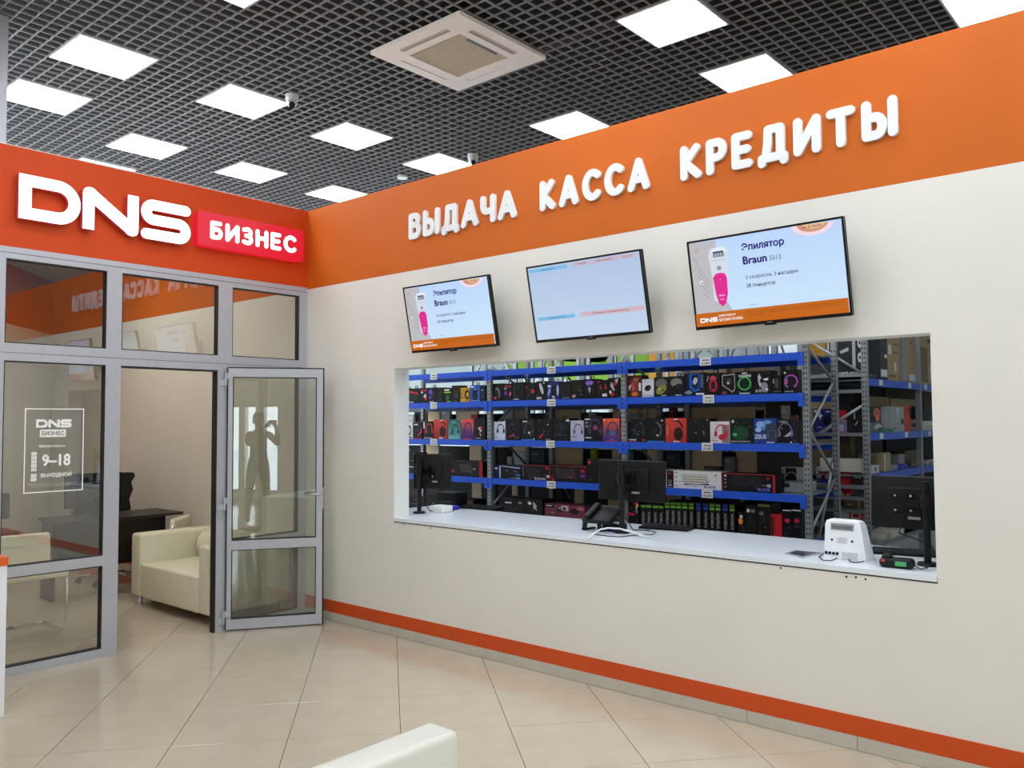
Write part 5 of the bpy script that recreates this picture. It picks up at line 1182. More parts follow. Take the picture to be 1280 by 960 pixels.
R5 = [
 (507, 531, 622, K0, [('r', .3, .5, .6, .53, GY_)], 'black box at the left end of the lowest shelf'),
 (532, 562, 621, (20, 16, 18), [('r', .3, .6, .8, .64, (60, 52, 54))], 'black box behind the left keyboard on the lowest shelf'),
 (563, 592, 624, (30, 16, 18), [('r', .75, .4, .92, .9, (90, 24, 30))], 'dark box with a dull red panel on the lowest shelf'),
 (627, 655, 622.5, (18, 18, 24), [('r', .15, .75, .45, .8, WH), ('r', .75, .75, .9, .85, GY_), ('e', .5, .5, .2, .1, (50, 46, 60))], 'black box with white lettering right of the first upright, lowest shelf'),
 (655.5, 678, 624, K0, [('e', .3, .8, .1, .06, WH), ('p', [(.5, .9), (.7, .7), (.6, .6), (.75, .5), (.5, .6)], (190, 192, 196)), ('r', .15, .85, .3, .9, GY_)], 'black box with white scribbles on the lowest shelf'),
 (681, 731, 631, (110, 50, 62), [('r', .02, .8, .25, .98, (40, 26, 30)), ('e', .4, .75, .1, .15, (50, 30, 40)), ('r', .42, .7, .6, .95, (190, 170, 175)), ('e', .5, .8, .05, .08, (70, 40, 50)), ('e', .75, .7, .12, .15, (60, 36, 46)), ('e', .9, .85, .1, .08, (180, 90, 100)), ('r', .05, .88, .18, .92, WH)], 'pink and grey illustrated box on the lowest shelf, behind the desk phone'),
 (782, 798.5, 625, (16, 12, 12), [('e', .8, .9, .15, .04, RD_), ('e', .9, .84, .1, .05, YL_), ('e', .4, .55, .3, .05, (200, 30, 60)), ('tv', 'GAMER', .9, .6, .22, .14, WH)], 'black box with a red and yellow bird head right of the middle pole'),
 (922, 931, 640, (14, 12, 12), [('e', .4, .7, .3, .12, (225, 140, 40)), ('e', .5, .85, .2, .05, WH)], 'narrow black box with an orange flame, right of the capped row'),
 (931.5, 946, 632, (16, 16, 14), [('e', .25, .86, .14, .05, WH), ('t', 'OS', .5, .82, .3, .08, (170, 170, 160), .03), ('e', .5, .6, .3, .15, (36, 36, 30))], 'black box with a white dot and pale letters on the lowest shelf'),
 (946.5, 963, 630, (18, 18, 12), [('r', .05, .93, .95, .985, (140, 140, 50)), ('t', 'OS', .15, .72, .3, .08, (150, 150, 140), .03), ('e', .5, .6, .2, .1, (60, 50, 30))], 'black box with an olive top strip on the lowest shelf'),
 (963.5, 977, 643, (190, 30, 40), [('r', .05, .05, .2, .9, (60, 14, 18)), ('tv', 'GAME', .4, .4, .5, .2, (40, 12, 14)), ('e', .6, .15, .3, .08, YL_)], 'red box near the right end of the lowest shelf'),
 (978, 989.5, 637, K0, [('r', .02, .96, .98, .99, WH), ('e', .5, .7, .28, .06, (200, 30, 60))], 'black box with a white rim and red badge, left of a matching one'),
 (990, 1001.5, 637, K0, [('r', .02, .96, .98, .99, WH), ('e', .5, .7, .28, .06, (200, 30, 60))], 'black box with a white rim and red badge, against the right upright'),
]
for u0, u1, vt, col, art, lab in R5:
    pbox('game_box', lab, 'box', u0, u1, vt, BT[4], YR1+.035, .2, col, art, False, 'boxes on the lowest rack shelf')

# ---- second rack back to back behind the first
YB = YR1+RD+.06
rb = thing('shelving_rack', 'grey shelving rack standing back to back behind the long blue one', 'rack')
bx = [pY(u, 500, YB).x for u in (568, 750, 867, 955)]
bx = [postx[0]-1.1, postx[1]+.25, postx[2]+.25, 2.93]
for x in bx:
    post(rb, x, YB, 2.5, slots=False); post(rb, x, YB+.6, 2.6, slots=False)
    for z0 in (2.45, 1.75, 1.1): brace(rb, (x, YB+.05, z0), (x, YB+.58, z0-.6))
BLV = [BT[1]-.03, BT[2]-.03, BT[3]-.02, .6]
for z in BLV:
    for k in range(3):
        MB().box((bx[k]+.03, YB, z-.06), (bx[k+1]-.03, YB+.04, z), mat((90, 96, 104), .5, .4)).build('beam', rb)
        MB().box((bx[k]+.03, YB+.04, z-.012), (bx[k+1]-.03, YB+.6, z-.004), STEEL).build('shelf_panel', rb)
YK = YB+.06
def clutter(name, label, cat, u0, v0, u1, v1, col, Y=YK, D=.2, zb=None, art=(), group=None):
    a = pY(u0, v0, Y); b = pY(u1, v1, Y); z1 = (a.z+pY(u1, v0, Y).z)/2; z0 = b.z if zb is None else zb
    W = b.x-a.x; H = z1-z0
    m = MB(); m.box((-W/2, 0, 0), (W/2, D, H), mat(col, .6, noise=.05, nscale=6)); o = m.build(name, None, ((a.x+b.x)/2, Y, z0)); tag(o, label, cat, group)
    if art: m = MB(); shapes(m, W, H, art, -.0004); m.build('front_print', o)
    return o
kp_ = [(518, 508, 534, 1), (535, 508, 549, 0), (570, 507, 597, 0), (641, 506, 660, 0), (690, 505, 724.5, 0), (766, 503, 773.5, 0), (784, 503, 808, 0), (810, 503, 824, 0), (862, 501, 900.5, 0), (901.5, 501, 942, 0), (955, 502, 973, 0)]
k2 = [(533, 556, 548, 0), (587, 556, 601, 0), (641, 557, 660, 0), (692, 558, 727, 0), (765, 560, 774, 0), (809, 562, 826, 0), (860, 562, 901, 0), (920, 563, 943, 0), (944, 563, 947, 0), (973, 564, 999, 0)]
k3 = [(590, 602, 601, 0), (640, 605, 646, 0), (718, 610, 728, 0), (760, 612, 773, 0), (833, 618, 850, 0), (925, 624, 935, 0)]
for row, zb, lab in ((kp_, BLV[1], 'tan board divider between stock, seen over the headset boxes'), (k2, BLV[2], 'tan board divider seen between the middle and third shelf boxes'), (k3, BLV[3], 'dim tan board divider seen over the lowest shelf boxes')):
    for u0, vt, u1, dk_ in row:
        p = pY(u0, vt, YK)
        bd_ = clutter('board_divider', lab, 'divider', u0, vt, u1, vt+20, (238, 212, 168) if not dk_ else (30, 28, 26), D=.02, zb=zb, group=lab+'s')
        if not dk_:
            q1 = (pY(u1, vt, YK).x-pY(u0, vt, YK).x)/2; MB().box((q1, -.002, 0), (q1+.008, .022, pY((u0+u1)/2, vt, YK).z-zb), mat((225, 218, 200), .6)).build('cut_edge', bd_)
CL2 = [
 ('white_mug', 'small white rounded item at the left reveal above the middle shelf', 'box', 511, 518, 517, (180, 182, 184), 0),
 ('carton', 'grey and white item behind the headset boxes, left bay', 'box', 551, 510, 562, (150, 152, 150), 0),
 ('carton', 'small red box on the back rack behind the gradient headset box', 'box', 589, 518, 597, (200, 34, 50), 0),
 ('carton', 'white and grey device behind the second bay headset boxes', 'box', 629, 508, 641, (170, 172, 172), 0),
 ('carton', 'bluish box behind the second bay, left part', 'box', 681, 511, 690, (70, 90, 130), 0),
 ('carton', 'white carton lying behind the violet headset box', 'box', 735, 515, 745, (170, 168, 164), 0),
 ('bracket_box', 'grey metal part with two holes above the dim headset box', 'box', 786, 517, 800, (170, 172, 172), 0),
 ('carton', 'dull red item in the dark gap of the right bay', 'box', 836, 507, 845, (110, 30, 36), 0),
 ('figurine', 'white bulky item in the right end of the gap over the blue box', 'figure', 976, 507, 986, (185, 186, 180), 0),
 ('carton', 'small pink box behind the last headset box', 'box', 987, 519, 996, (150, 90, 100), 0),
 ('carton', 'white box with a green lid on the back rack', 'box', 643, 564, 659, (188, 196, 200), 1),
 ('carton', 'grey blue box in the gap under the second bay', 'box', 663, 563, 680, (62, 74, 84), 1),
 ('carton', 'yellow green packet beside the middle front upright', 'packet', 738, 560, 745, (170, 176, 40), 1),
 ('bottle_box', 'teal box right of the middle front upright, third gap', 'box', 785, 562, 792, (40, 110, 110), 1),
 ('carton', 'dark blue grey box above the white keyboard box', 'box', 833, 566, 850, (58, 70, 84), 1),
 ('carton', 'flat pale box on the white keyboard box', 'box', 832, 583, 852, (140, 144, 146), 1),
 ('carton', 'flat grey carton above the white keyboard box, right end', 'box', 880, 583, 901, (96, 92, 84), 1),
 ('carton', 'pale cylinder-like box above the last keyboard box', 'box', 905, 571, 919, (140, 144, 148), 1),
 ('carton', 'white stick pack in the third gap near the first upright', 'box', 606, 575, 609, (190, 190, 192), 1),
 ('carton', 'white bottle with red cap near the first upright', 'bottle', 634, 571, 640, (190, 170, 170), 1),
]
for nm, lab, cat, u0, vt, u1, col, lv in CL2:
    clutter(nm, lab, cat, u0, vt, u1, vt+16, col, Y=YR1+.42 if (u0 > 970 and not lv) else YK-.05, D=.04, zb=BT[2] if (u0 > 970 and not lv) else BLV[1+lv], art=[('r', .1, .8, .6, .9, tuple(min(255, c+40) for c in col)), ('r', .2, .3, .8, .36, tuple(int(c*.5) for c in col))])
# dark filler boxes added behind the boards so the gaps stay dark
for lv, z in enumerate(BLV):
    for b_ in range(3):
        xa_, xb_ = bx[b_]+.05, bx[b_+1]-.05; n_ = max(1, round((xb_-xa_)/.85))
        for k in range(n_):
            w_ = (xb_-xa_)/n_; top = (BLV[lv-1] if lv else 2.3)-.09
            o = MB().box((.01, 0, 0), (w_-.01, .22, (top-z) if lv else .16), mat(((26, 25, 24), (38, 35, 32), (20, 20, 22), (52, 48, 42))[(k+lv+b_) % 4], .7, noise=.1)).build('dark_filler', None, (xa_+w_*k, YB+.27, z)); tag(o, 'dark filler box added deep inside the back rack to darken its gaps', 'box', 'dark filler boxes added in the back rack')
# ---- more racks further back, seen over the top beam
for j, (Yf, us, uzt) in enumerate(((5.2, (588, 643, 675, 700, 763, 850, 906, 956), 2.95), (8.4, (606, 665, 722, 735, 768, 790, 833, 930, 945), 3.4))):
    r2 = thing('shelving_rack', ('grey rack uprights and cross braces further back in the store room', 'farthest row of grey rack uprights in front of the green painted wall')[j], 'rack')
    for k, u in enumerate(us):
        x = pY(u, 460, Yf).x; post(r2, x, Yf, uzt, slots=False, w_=.07)
        if k % 2 == 0 and k+1 < len(us):
            x2 = pY(us[k+1], 460, Yf).x; zl = 2.75
            MB().tube([(x, Yf+.02, zl-.5), ((x+x2)/2, Yf+.02, zl+.1)], .018, mat((200, 202, 204), .35, .5), 6).build('brace', r2)
            MB().tube([((x+x2)/2, Yf+.02, zl+.1), (x2, Yf+.02, zl-.5)], .018, mat((200, 202, 204), .35, .5), 6).build('brace', r2)
    xa = pY(us[0], 460, Yf).x; xb = pY(us[-1], 460, Yf).x
    for z in (1.9, 1.25, .6):
        MB().box((xa, Yf, z-.06), (xb, Yf+.04, z), mat((96, 102, 110), .5, .4)).build('beam', r2); MB().box((xa, Yf+.04, z-.03), (xb, Yf+.8, z-.005), STEEL).build('shelf_panel', r2)
    # stock on the far shelves
    random.seed(4+j)
    for z in (1.9, 1.25, .6):
        x = xa+.1
        if z == 1.9: continue
        m_ = 0
        while x < xb-.6:
            w_ = random.uniform(.3, .6); h = random.uniform(.3, .5); c = random.choice([(150, 128, 92), (120, 104, 78), (60, 62, 66), (90, 92, 96), (30, 30, 34), (170, 168, 160)])
            o = MB().box((0, 0, 0), (w_, .4, h), mat(c, .7, noise=.05)).build('carton', None, (x, Yf+.12, z)); tag(o, 'carton standing on a far store rack behind the long blue rack', 'carton', 'cartons on the far store racks')
            x += w_+random.uniform(.03, .25)
# ---- rack at right angles, right end
YP = 3.2
xl_, xr_ = pY(1008, 500, YP).x, pY(1081, 500, YP).x
XF = xr_+.02
rp = thing('shelving_rack', 'rack running away from the opening at the right, its open end frame towards the counter', 'rack')
def zP(v, u=1040): return pY(u, v, YP).z
L_top = zP(467.5); L_2 = zP(541); L_3 = zP(606); L_4 = zP(655)
HP = 2.9
for x in (xl_, xr_): 
    post(rp, x, YP, HP, slots=(x == xr_))
yb1 = pX(1150, 500, XF).y
for x in (xl_, xr_): post(rp, x, yb1, HP-.3, slots=False); post(rp, x, yb1+1.9, HP-.3, slots=False)
for v in (467.5, 487.5, 541, 606, 620):
    z = pY(1045, v, YP).z; MB().box((xl_, YP+.005, z-.03), (xr_-.02, YP+.04, z), STEEL).build('cross_bar', rp)
for (ua, va, ub, vb) in ((1010, 425, 1078, 467), (1010, 472, 1040, 468), (1025, 541, 1078, 507), (1010, 552, 1040, 532)):
    a = pY(ua, va, YP+.02); b = pY(ub, vb, YP+.02); MB().tube([a, b], .014, mat((170, 172, 174), .4, .6), 6).build('brace', rp)
zt1 = pX(1085, 472.5, XF).z; zt2 = pX(1085, 541.5, XF).z; zt3 = pX(1086, 594, XF).z
for z in (zt1, zt2, zt3):
    for y0, y1 in ((YP+.05, yb1), (yb1+.05, yb1+1.9)):
        MB().box((xr_, y0, z-.065), (XF, y1, z), BLUE).build('beam', rp); MB().box((xl_-.02, y0, z-.065), (xl_, y1, z), BLUE).build('beam', rp); MB().box((xl_, y0, z-.02), (xr_, y1, z-.008), STEEL).build('shelf_panel', rp)
for u, v, z in ((1101, 477, zt1), (1137, 481, zt1), (1157, 483, zt1), (1102, 546, zt2), (1133, 545, zt2), (1162, 543, zt2)):
    p = pX(u, v, XF); MB().box((XF, p.y-.05, z-.055), (XF+.002, p.y+.05, z-.005), TAGM).build('shelf_tag', rp)
def fbox(name, label, cat, u0, u1, vt, zb, col, art=(), group=None, X=None, D=.35):
    """box whose printed face looks along +x, on the long side of the right rack"""
    X = XF-.04 if X is None else X
    a = pX(u0, vt, X); b = pX(u1, vt, X); W = b.y-a.y-.004; H = (a.z+b.z)/2-zb
    m = MB(); m.box((-D, 0, 0), (0, W, H), mat(col, .6, noise=.05, nscale=6)); o = m.build(name, None, (X, a.y, zb)); tag(o, label, cat, group)
    if art:
        m = MB(); shapes(m, W, H, art, 0); q = MB()
        q.v = [(.0004-v[1], v[0]+W/2, v[2]) for v in m.v]; q.f = m.f; q.m = m.m; q.mats = m.mats; q.sm = m.sm; q.build('front_print', o)
    return o
GC = 'cartons on top of the right hand rack'
CART = (176, 152, 104)
fbox('tall_box', 'tall plain black box at the near corner on top of the right rack', 'box', 1085, 1098.5, 419, zt1, (10, 10, 12), [('r', .1, .06, .3, .1, GY_), ('r', .45, .06, .6, .1, GY_)], GC)
fbox('tall_box', 'dark grey box with white labels next to the tall black box', 'box', 1099, 1108.5, 419, zt1, (52, 54, 66), [('r', .1, .08, .95, .24, WH), ('r', .6, .5, .95, .58, WH), ('r', .05, .3, .9, .45, (22, 22, 26))], GC)
fbox('carton', 'kraft carton with white stickers on top of the right rack', 'carton', 1109, 1123.5, 417, zt1, CART, [('r', .05, .55, .3, .75, WH), ('r', .5, .75, .9, .8, (120, 96, 60)), ('r', .5, .58, .9, .62, (120, 96, 60)), ('r', .55, .2, .7, .4, WH), ('r', .05, .08, .6, .13, (110, 84, 60))], GC)
fbox('carton', 'silver grey edge carton among the kraft cartons', 'carton', 1124, 1133, 420, zt1, (142, 138, 136), [('r', .4, .05, .95, .95, (160, 156, 154))], GC)
fbox('carton', 'wide kraft carton with two black dots on top of the right rack', 'carton', 1133.5, 1148.5, 417, zt1, CART, [('e', .3, .8, .06, .02, K0), ('e', .8, .72, .06, .02, K0), ('r', .1, .05, .6, .18, WH), ('r', .6, .02, .98, .3, (96, 86, 70)), ('r', .6, .35, .98, .38, (90, 70, 50))], GC)
fbox('carton', 'kraft carton with a brown tape stripe, nearest the right edge of the opening', 'carton', 1149.5, 1174, 417, zt1, (182, 158, 108), [('r', .02, .05, .35, .7, (120, 84, 40)), ('p', [(.3, .85), (.55, .9), (.5, .8)], K0), ('r', .45, .1, .6, .4, WH)], GC)
GM = 'mixed stock on the middle level of the right hand rack'
fbox('board_divider', 'tan board divider on the middle level of the right rack, near end', 'divider', 1086, 1111.5, 496, zt2, (180, 158, 118), (), GM, X=XF-.25, D=.02)
fbox('board_divider', 'long tan board divider on the middle level of the right rack', 'divider', 1113, 1149, 499, zt2, (190, 166, 124), (), GM, X=XF-.25, D=.02)
fbox('picture_box', 'black box with an orange red picture on the middle level of the right rack', 'box', 1088, 1101, 508, zt2, (20, 16, 16), [('e', .6, .75, .35, .2, (190, 80, 60)), ('e', .65, .55, .2, .12, (230, 110, 80)), ('r', .3, .4, .9, .44, (60, 24, 20))], GM, D=.1)
fbox('plastic_bag', 'crumpled grey plastic packet on the middle level of the right rack', 'packet', 1086, 1104, 528, zt2, (96, 102, 102), [('p', [(.3, .5), (.6, .9), (.8, .6), (.5, .3)], (170, 176, 176)), ('p', [(.6, .95), (.95, .6), (.8, .5)], (200, 202, 202))], GM, X=XF-.02, D=.02)
fbox('plastic_bag', 'pale wrapped item with a black curve on the right rack', 'packet', 1113, 1130, 508, zt2, (170, 174, 176), [('o', .3, .3, .2, (30, 30, 34), 200, 320), ('r', .75, .3, .95, .5, (40, 42, 44)), ('p', [(.4, .9), (.6, .95), (.55, .5)], (215, 218, 220))], GM, D=.1)
fbox('orange_box', 'narrow orange red package on the middle level of the right rack', 'packet', 1130.5, 1137, 507, zt2, (214, 70, 36), [('p', [(.4, .9), (.9, .85), (.95, .7), (.5, .8)], (60, 14, 18))], GM, D=.1)
fbox('device_box', 'grey box with a black square and red top edge on the right rack', 'box', 1138, 1149, 524, zt2, (132, 128, 128), [('r', .05, .88, .95, .97, (170, 50, 80)), ('r', .1, .35, .6, .65, K0)], GM, D=.1)
fbox('dark_box', 'dark box behind the second upright on the right rack', 'box', 1152, 1163, 508, zt2, (20, 20, 20), [('r', .1, .1, .3, .2, GY_)], GM, X=XF-.1, D=.1)
fbox('plastic_bag', 'white wrapped packet at the right edge of the opening', 'packet', 1152, 1172, 526, zt2, (205, 204, 196), [('p', [(.2, .6), (.5, .9), (.7, .6)], (235, 234, 226))], GM, D=.05)
fbox('flat_packet', 'flat green packet lying under the pale wrapped item', 'packet', 1101, 1117, 536, zt2, (50, 130, 96), (), GM, X=XF-.005, D=.03)
GL = 'boxes on the lower level of the right hand rack'
fbox('long_box', 'grey box with a dark label on the lower level of the right rack', 'box', 1086, 1104, 567, zt3+.13, (130, 126, 124), [('r', .1, .4, .85, .6, (110, 40, 46))], GL, X=XF-.12, D=.1)
fbox('pot_box', 'white tub shaped box with a black mark on the lower level', 'box', 1088, 1099, 582, zt3, (205, 206, 206), [('r', .5, .3, .65, .8, K0)], GL, D=.08)
fbox('carton', 'tall beige carton on the lower level of the right rack', 'carton', 1104, 1113, 566, zt3, (165, 152, 122), [('r', .1, .05, .3, .95, (205, 200, 186))], GL, D=.1)
fbox('carton', 'light grey carton left of the blue box on the lower level', 'carton', 1113.5, 1122.5, 581, zt3, (150, 154, 158), [('e', .8, .3, .1, .1, K0)], GL, D=.1)
fbox('blue_box', 'bright blue box on the lower level of the right rack', 'box', 1123, 1135, 581, zt3, (36, 50, 190), [('e', .5, .5, .12, .14, (150, 170, 230)), ('r', .1, .85, .9, .92, (110, 120, 220))], GL, D=.1)
fbox('carton', 'small white carton standing behind the blue box', 'carton', 1123, 1131, 568, zt3, (190, 192, 196), (), GL, X=XF-.2, D=.1)
fbox('carton', 'brown kraft carton beside the second upright on the lower level', 'carton', 1131, 1148, 563, zt3, (130, 108, 80), (), GL, X=XF-.22, D=.1)
fbox('label_box', 'white box with an orange strip at the right edge, lower level', 'box', 1152, 1174, 576, zt3, (200, 200, 196), [('r', .15, .7, .8, .92, (210, 130, 40)), ('r', .1, .1, .25, .6, (60, 60, 62)), ('r', .4, .1, .55, .6, (90, 90, 92))], GL, D=.1)
zfl = CT-.25
fbox('carton', 'white carton seen under the right monitor', 'carton', 1108, 1130.5, 663, zt3-.62, (205, 202, 190), [('r', .02, .0, .25, .98, (176, 166, 130))], GL, D=.2)
fbox('carton', 'kraft carton seen under the right monitor, beside the white one', 'carton', 1131.5, 1150, 664, zt3-.62, (160, 128, 84), (), GL, D=.2)
rp2 = MB().box((xl_+.02, YP+.06, zt3-.65), (XF, yb1+1.8, zt3-.62), STEEL).build('shelf_panel', rp)
# things seen through the end frame
YE2 = YP+.10
def ebox(name, label, cat, u0, u1, vt, z, col, art=(), D=.12, Y=YE2): return clutter(name, label, cat, u0, vt, u1, vt+10, col, Y=Y, D=D, zb=z, art=art, group='stock seen through the end frame of the right rack')
zA = zt1+.0
ebox('tall_box', 'large black box with two white discs and pale lettering on top of the right rack', 'box', 1044, 1077, 417, zA, (14, 14, 16), [('e', .92, .78, .08, .11, (205, 202, 202)), ('e', .92, .46, .08, .11, (205, 202, 202)), ('e', .92, .78, .03, .04, K0), ('e', .92, .46, .03, .04, K0), ('p', [(.15, .62), (.5, .7), (.5, .62), (.2, .56)], (170, 170, 172)), ('t', 'L20HT AERO', .12, .07, .7, .08, (220, 220, 224), .03), ('r', .64, .2, .76, .98, (170, 170, 172))], D=.04, Y=YP+.05)
ebox('wrapped_roll', 'dark grey flattened bag on the right rack, second level from the top', 'bag', 1010, 1077, 474, zP(487.5)-.0, (34, 38, 38), [('p', [(.02, .3), (.5, .5), (.98, .25), (.98, .1), (.02, .1)], (12, 12, 13))], D=.15)
ebox('blue_box', 'dark blue box with a white star seen through the end frame', 'box', 1016.5, 1039, 511, L_2, (26, 38, 100), [('p', [(.25, .7), (.35, .78), (.38, .9), (.43, .77), (.55, .7), (.43, .65), (.4, .5), (.34, .64)], (215, 222, 240)), ('r', .03, .85, .2, .95, WH), ('r', .7, .85, .95, .9, (200, 210, 235)), ('m', .75, .5, .2, .2, (20, 22, 40)), ('r', .2, .2, .5, .25, (140, 150, 220))])
ebox('red_box', 'red lidded box seen behind the leaning grey bar', 'box', 1047, 1058, 513, L_2+.10, (196, 24, 34), [('r', .0, .0, .98, .1, (225, 180, 185))])
ebox('small_box', 'lilac and white box under the red lidded one', 'box', 1047, 1058.5, 525, L_2, (120, 112, 160), [('e', .4, .4, .3, .3, (170, 176, 184)), ('r', .02, .0, .98, .08, (200, 40, 80))])
ebox('black_box', 'black box with a white tick mark seen through the end frame', 'box', 1059, 1077, 510, L_2, (14, 14, 16), [('r', .45, .55, .55, .9, (200, 200, 204)), ('p', [(.5, .3), (.75, .5), (.7, .4), (.55, .3)], WH), ('r', .1, .1, .2, .5, (60, 60, 64))])
ebox('carton', 'kraft carton just under the middle bar of the end frame', 'carton', 1040, 1063, 547, L_3+.13, (128, 110, 78), (), Y=YP+.4)
ebox('long_box', 'long thin white carton lying across the end frame', 'carton', 1025, 1077, 573, L_3+.115, (205, 203, 190), (), D=.05, Y=YP+.05)
ebox('black_box', 'black box with a small grey label above the red and white boxes', 'box', 1048, 1071, 578, L_3+.06, (22, 22, 24), [('r', .3, .4, .6, .6, (120, 122, 124))], Y=YP+.2)
ebox('joystick_box', 'white box with a red gamepad picture and blue base', 'box', 1020, 1038, 583.5, L_3, (206, 204, 200), [('p', [(.1, .8), (.5, .7), (.9, .85), (.8, .6), (.5, .5), (.2, .6)], (170, 40, 50)), ('r', .1, .02, .9, .3, (70, 66, 170)), ('e', .5, .4, .14, .2, (110, 40, 60))])
ebox('red_box', 'red box with a white band on the lower bar of the end frame', 'box', 1048.5, 1064, 591, L_3, (196, 24, 44), [('r', .05, .7, .95, .9, (220, 200, 200)), ('o', .5, .35, .2, (225, 120, 130))])
ebox('black_box', 'black and white box at the right upright of the end frame', 'box', 1066, 1077, 592, L_3, (30, 28, 30), [('r', .05, .55, .95, .95, (190, 190, 192)), ('r', .1, .2, .8, .3, (120, 50, 60))])
ebox('red_box', 'red box with white corners just above the lowest bar of the end frame', 'box', 1049, 1063.5, 607.5, zP(620), (200, 26, 46), [('p', [(.02, .02), (.5, .02), (.02, .7)], WH), ('r', .6, .02, .98, .25, (230, 210, 210))], D=.08)
ebox('carton', 'small kraft box below the lowest bar of the end frame', 'carton', 1054, 1072, 625, zP(636), (130, 100, 66), [('r', .3, .4, .6, .6, (200, 196, 190))], D=.08)
ebox('red_box', 'red and white box with a slanted word above the counter edge', 'box', 1049, 1077, 637, zP(655), (186, 34, 48), [('r', .02, .1, .45, .8, (215, 212, 212)), ('p', [(.5, .3), (.95, .4), (.95, .9), (.55, .8)], (225, 220, 220)), ('e', .75, .6, .16, .14, (200, 20, 40))], D=.1)
MB().box((xl_+.02, YP+.05, zP(636)-.03), (xr_-.03, YP+.3, zP(636)), STEEL).build('shelf_panel', rp); MB().box((xl_+.02, YP+.04, zP(655)-.03), (xr_-.03, YP+.3, zP(655)), STEEL).build('shelf_panel', rp)
MB().box((xl_+.02, YP+.04, zP(620)-.02), (xr_-.03, YP+.3, zP(620)), STEEL).build('shelf_panel', rp); MB().box((xl_+.02, YP+.04, L_3-.02), (xr_-.03, YP+.5, L_3), STEEL).build('shelf_panel', rp); MB().box((xl_+.02, YP+.04, L_2-.02), (xr_-.03, YP+.5, L_2), STEEL).build('shelf_panel', rp)
for lv, (z, h) in enumerate(((zt2, zt1-zt2-.03), (zt3, zt2-zt3-.03), (zt3-.62, .59))):  # dark fillers added behind the stock to block bright see-through gaps
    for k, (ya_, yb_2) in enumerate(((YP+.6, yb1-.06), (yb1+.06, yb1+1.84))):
        o = MB().box((xl_+.06, ya_, z), (xl_+.18, yb_2, z+h), mat(((40, 36, 32), (84, 72, 54), (28, 28, 30))[(k+lv) % 3], .7, noise=.1)).build('dark_filler', None); tag(o, 'dark filler box added deep inside the right rack to block bright gaps', 'box', 'dark filler boxes added in the right rack')
# white headphone carton and grey tray on the third shelf end
for lv, (u0, v, z) in enumerate(((957, 503, BT[2]), (946, 563, BT[3]), (930, 628, BT[4]))):  # dark fillers added to cover bright patches at the rack end
    clutter('dark_filler', ('dark filler box added at the right end of the gap above the blue and white box', 'dark filler box added behind the last keyboard box', 'dark filler box added behind the game boxes at the right end of the lowest shelf')[lv], 'carton', u0, v, 1001, v+10, ((44, 38, 32), (56, 48, 38), (30, 28, 26))[lv], Y=YR1+.5, D=.1, zb=z)
for k in range(3):  # carton stacks added as a backing where bright store showed through
    for n_ in range(5):
        h = .46; o = MB().box((0, 0, 0), (.56, .4, h-.01), mat(((92, 78, 58), (44, 40, 38), (120, 100, 72))[(k+2*n_) % 3], .7, noise=.08)).build('carton', None, (1.2+.62*k, 4.35, n_*h)); tag(o, 'carton of a tall stack added to close the bright gap between the racks', 'carton', 'tall carton stacks added to close the bright gap between the racks')
ebox('headphone_box', 'white carton picturing dark red headphones beside the right upright', 'box', 977, 999, 584, BLV[2]+.06, (196, 196, 200), [('r', .22, .1, .85, .95, (36, 24, 28)), ('o', .55, .4, .35, (150, 140, 144), 10, 170), ('r', .05, .1, .15, .9, (120, 120, 126))], Y=YR1+.45, D=.12)
ebox('tray_carton', 'open grey white carton tray on the third shelf, right end', 'carton', 971, 1003, 603, BT[3], (150, 160, 168), [('r', .1, .5, .5, .9, (40, 42, 46))], Y=YR1+.2, D=.3)
a = pY(1044, 562, 3.02); b = pY(1020, 690, 3.0)
k_ = a.z/(a.z-b.z)-.001; b = a+(b-a)*k_
m = MB(); m.tube([a, (b.x, b.y, b.z)], .017, mat((176, 178, 182), .35, .6), 6); tag(m.build('metal_bar', None), 'slanting grey aluminium bar leaning behind the white terminal', 'bar')
#PART4
# ================================================================== PHOTOGRAPHER (seen mirrored in the glass of the open door)
FH = math.atan2(_f.y, _f.x)
OR = Vector((CX, CY, 0))-Vector((math.cos(FH), math.sin(FH), 0))*.46-Vector((math.sin(FH), -math.cos(FH), 0))*.10
# local frame: x to the person's right, y forward, z up
per = thing('person', 'person in a dark jacket holding up a phone, mirrored in the open door glass', 'person', (OR.x, OR.y, 0), FH-PI/2)
def skinned(name, verts, edges, radii, root, mats_fn, parent, sub=2):
    me = bpy.data.meshes.new(name); me.from_pydata([tuple(v) for v in verts], edges, []); me.update()
    ob = bpy.data.objects.new(name, me); COL.objects.link(ob)
    sk = ob.modifiers.new('skin', 'SKIN')
    if not me.skin_vertices: 
        me.attributes.new('dummy', 'FLOAT', 'POINT')
    sv = me.skin_vertices[0].data
    for i, r in enumerate(radii): sv[i].radius = r if isinstance(r, tuple) else (r, r); sv[i].use_root = (i in root)
    sk.use_smooth_shade = True
    sb = ob.modifiers.new('sub', 'SUBSURF'); sb.levels = sub; sb.render_levels = sub
    dg = bpy.context.evaluated_depsgraph_get(); dg.update()
    m2 = bpy.data.meshes.new_from_object(ob.evaluated_get(dg)); m2.name = name
    bpy.data.objects.remove(ob); bpy.data.meshes.remove(me)
    ms = []
    for p in m2.polygons:
        p.use_smooth = True; mm = mats_fn(p.center)
        if mm not in ms: ms.append(mm)
        p.material_index = ms.index(mm)
    m2.materials.clear()
    idx = [p.material_index for p in m2.polygons]
    for mm in ms: m2.materials.append(mm)
    m2.polygons.foreach_set('material_index', idx)
    return put(name, m2, parent)
SKIN = mat((205, 158, 130), .5); JACK = mat((44, 46, 52), .7, noise=.08); JEAN = mat((38, 44, 62), .8, noise=.1); HAIR = mat((46, 34, 26), .6)
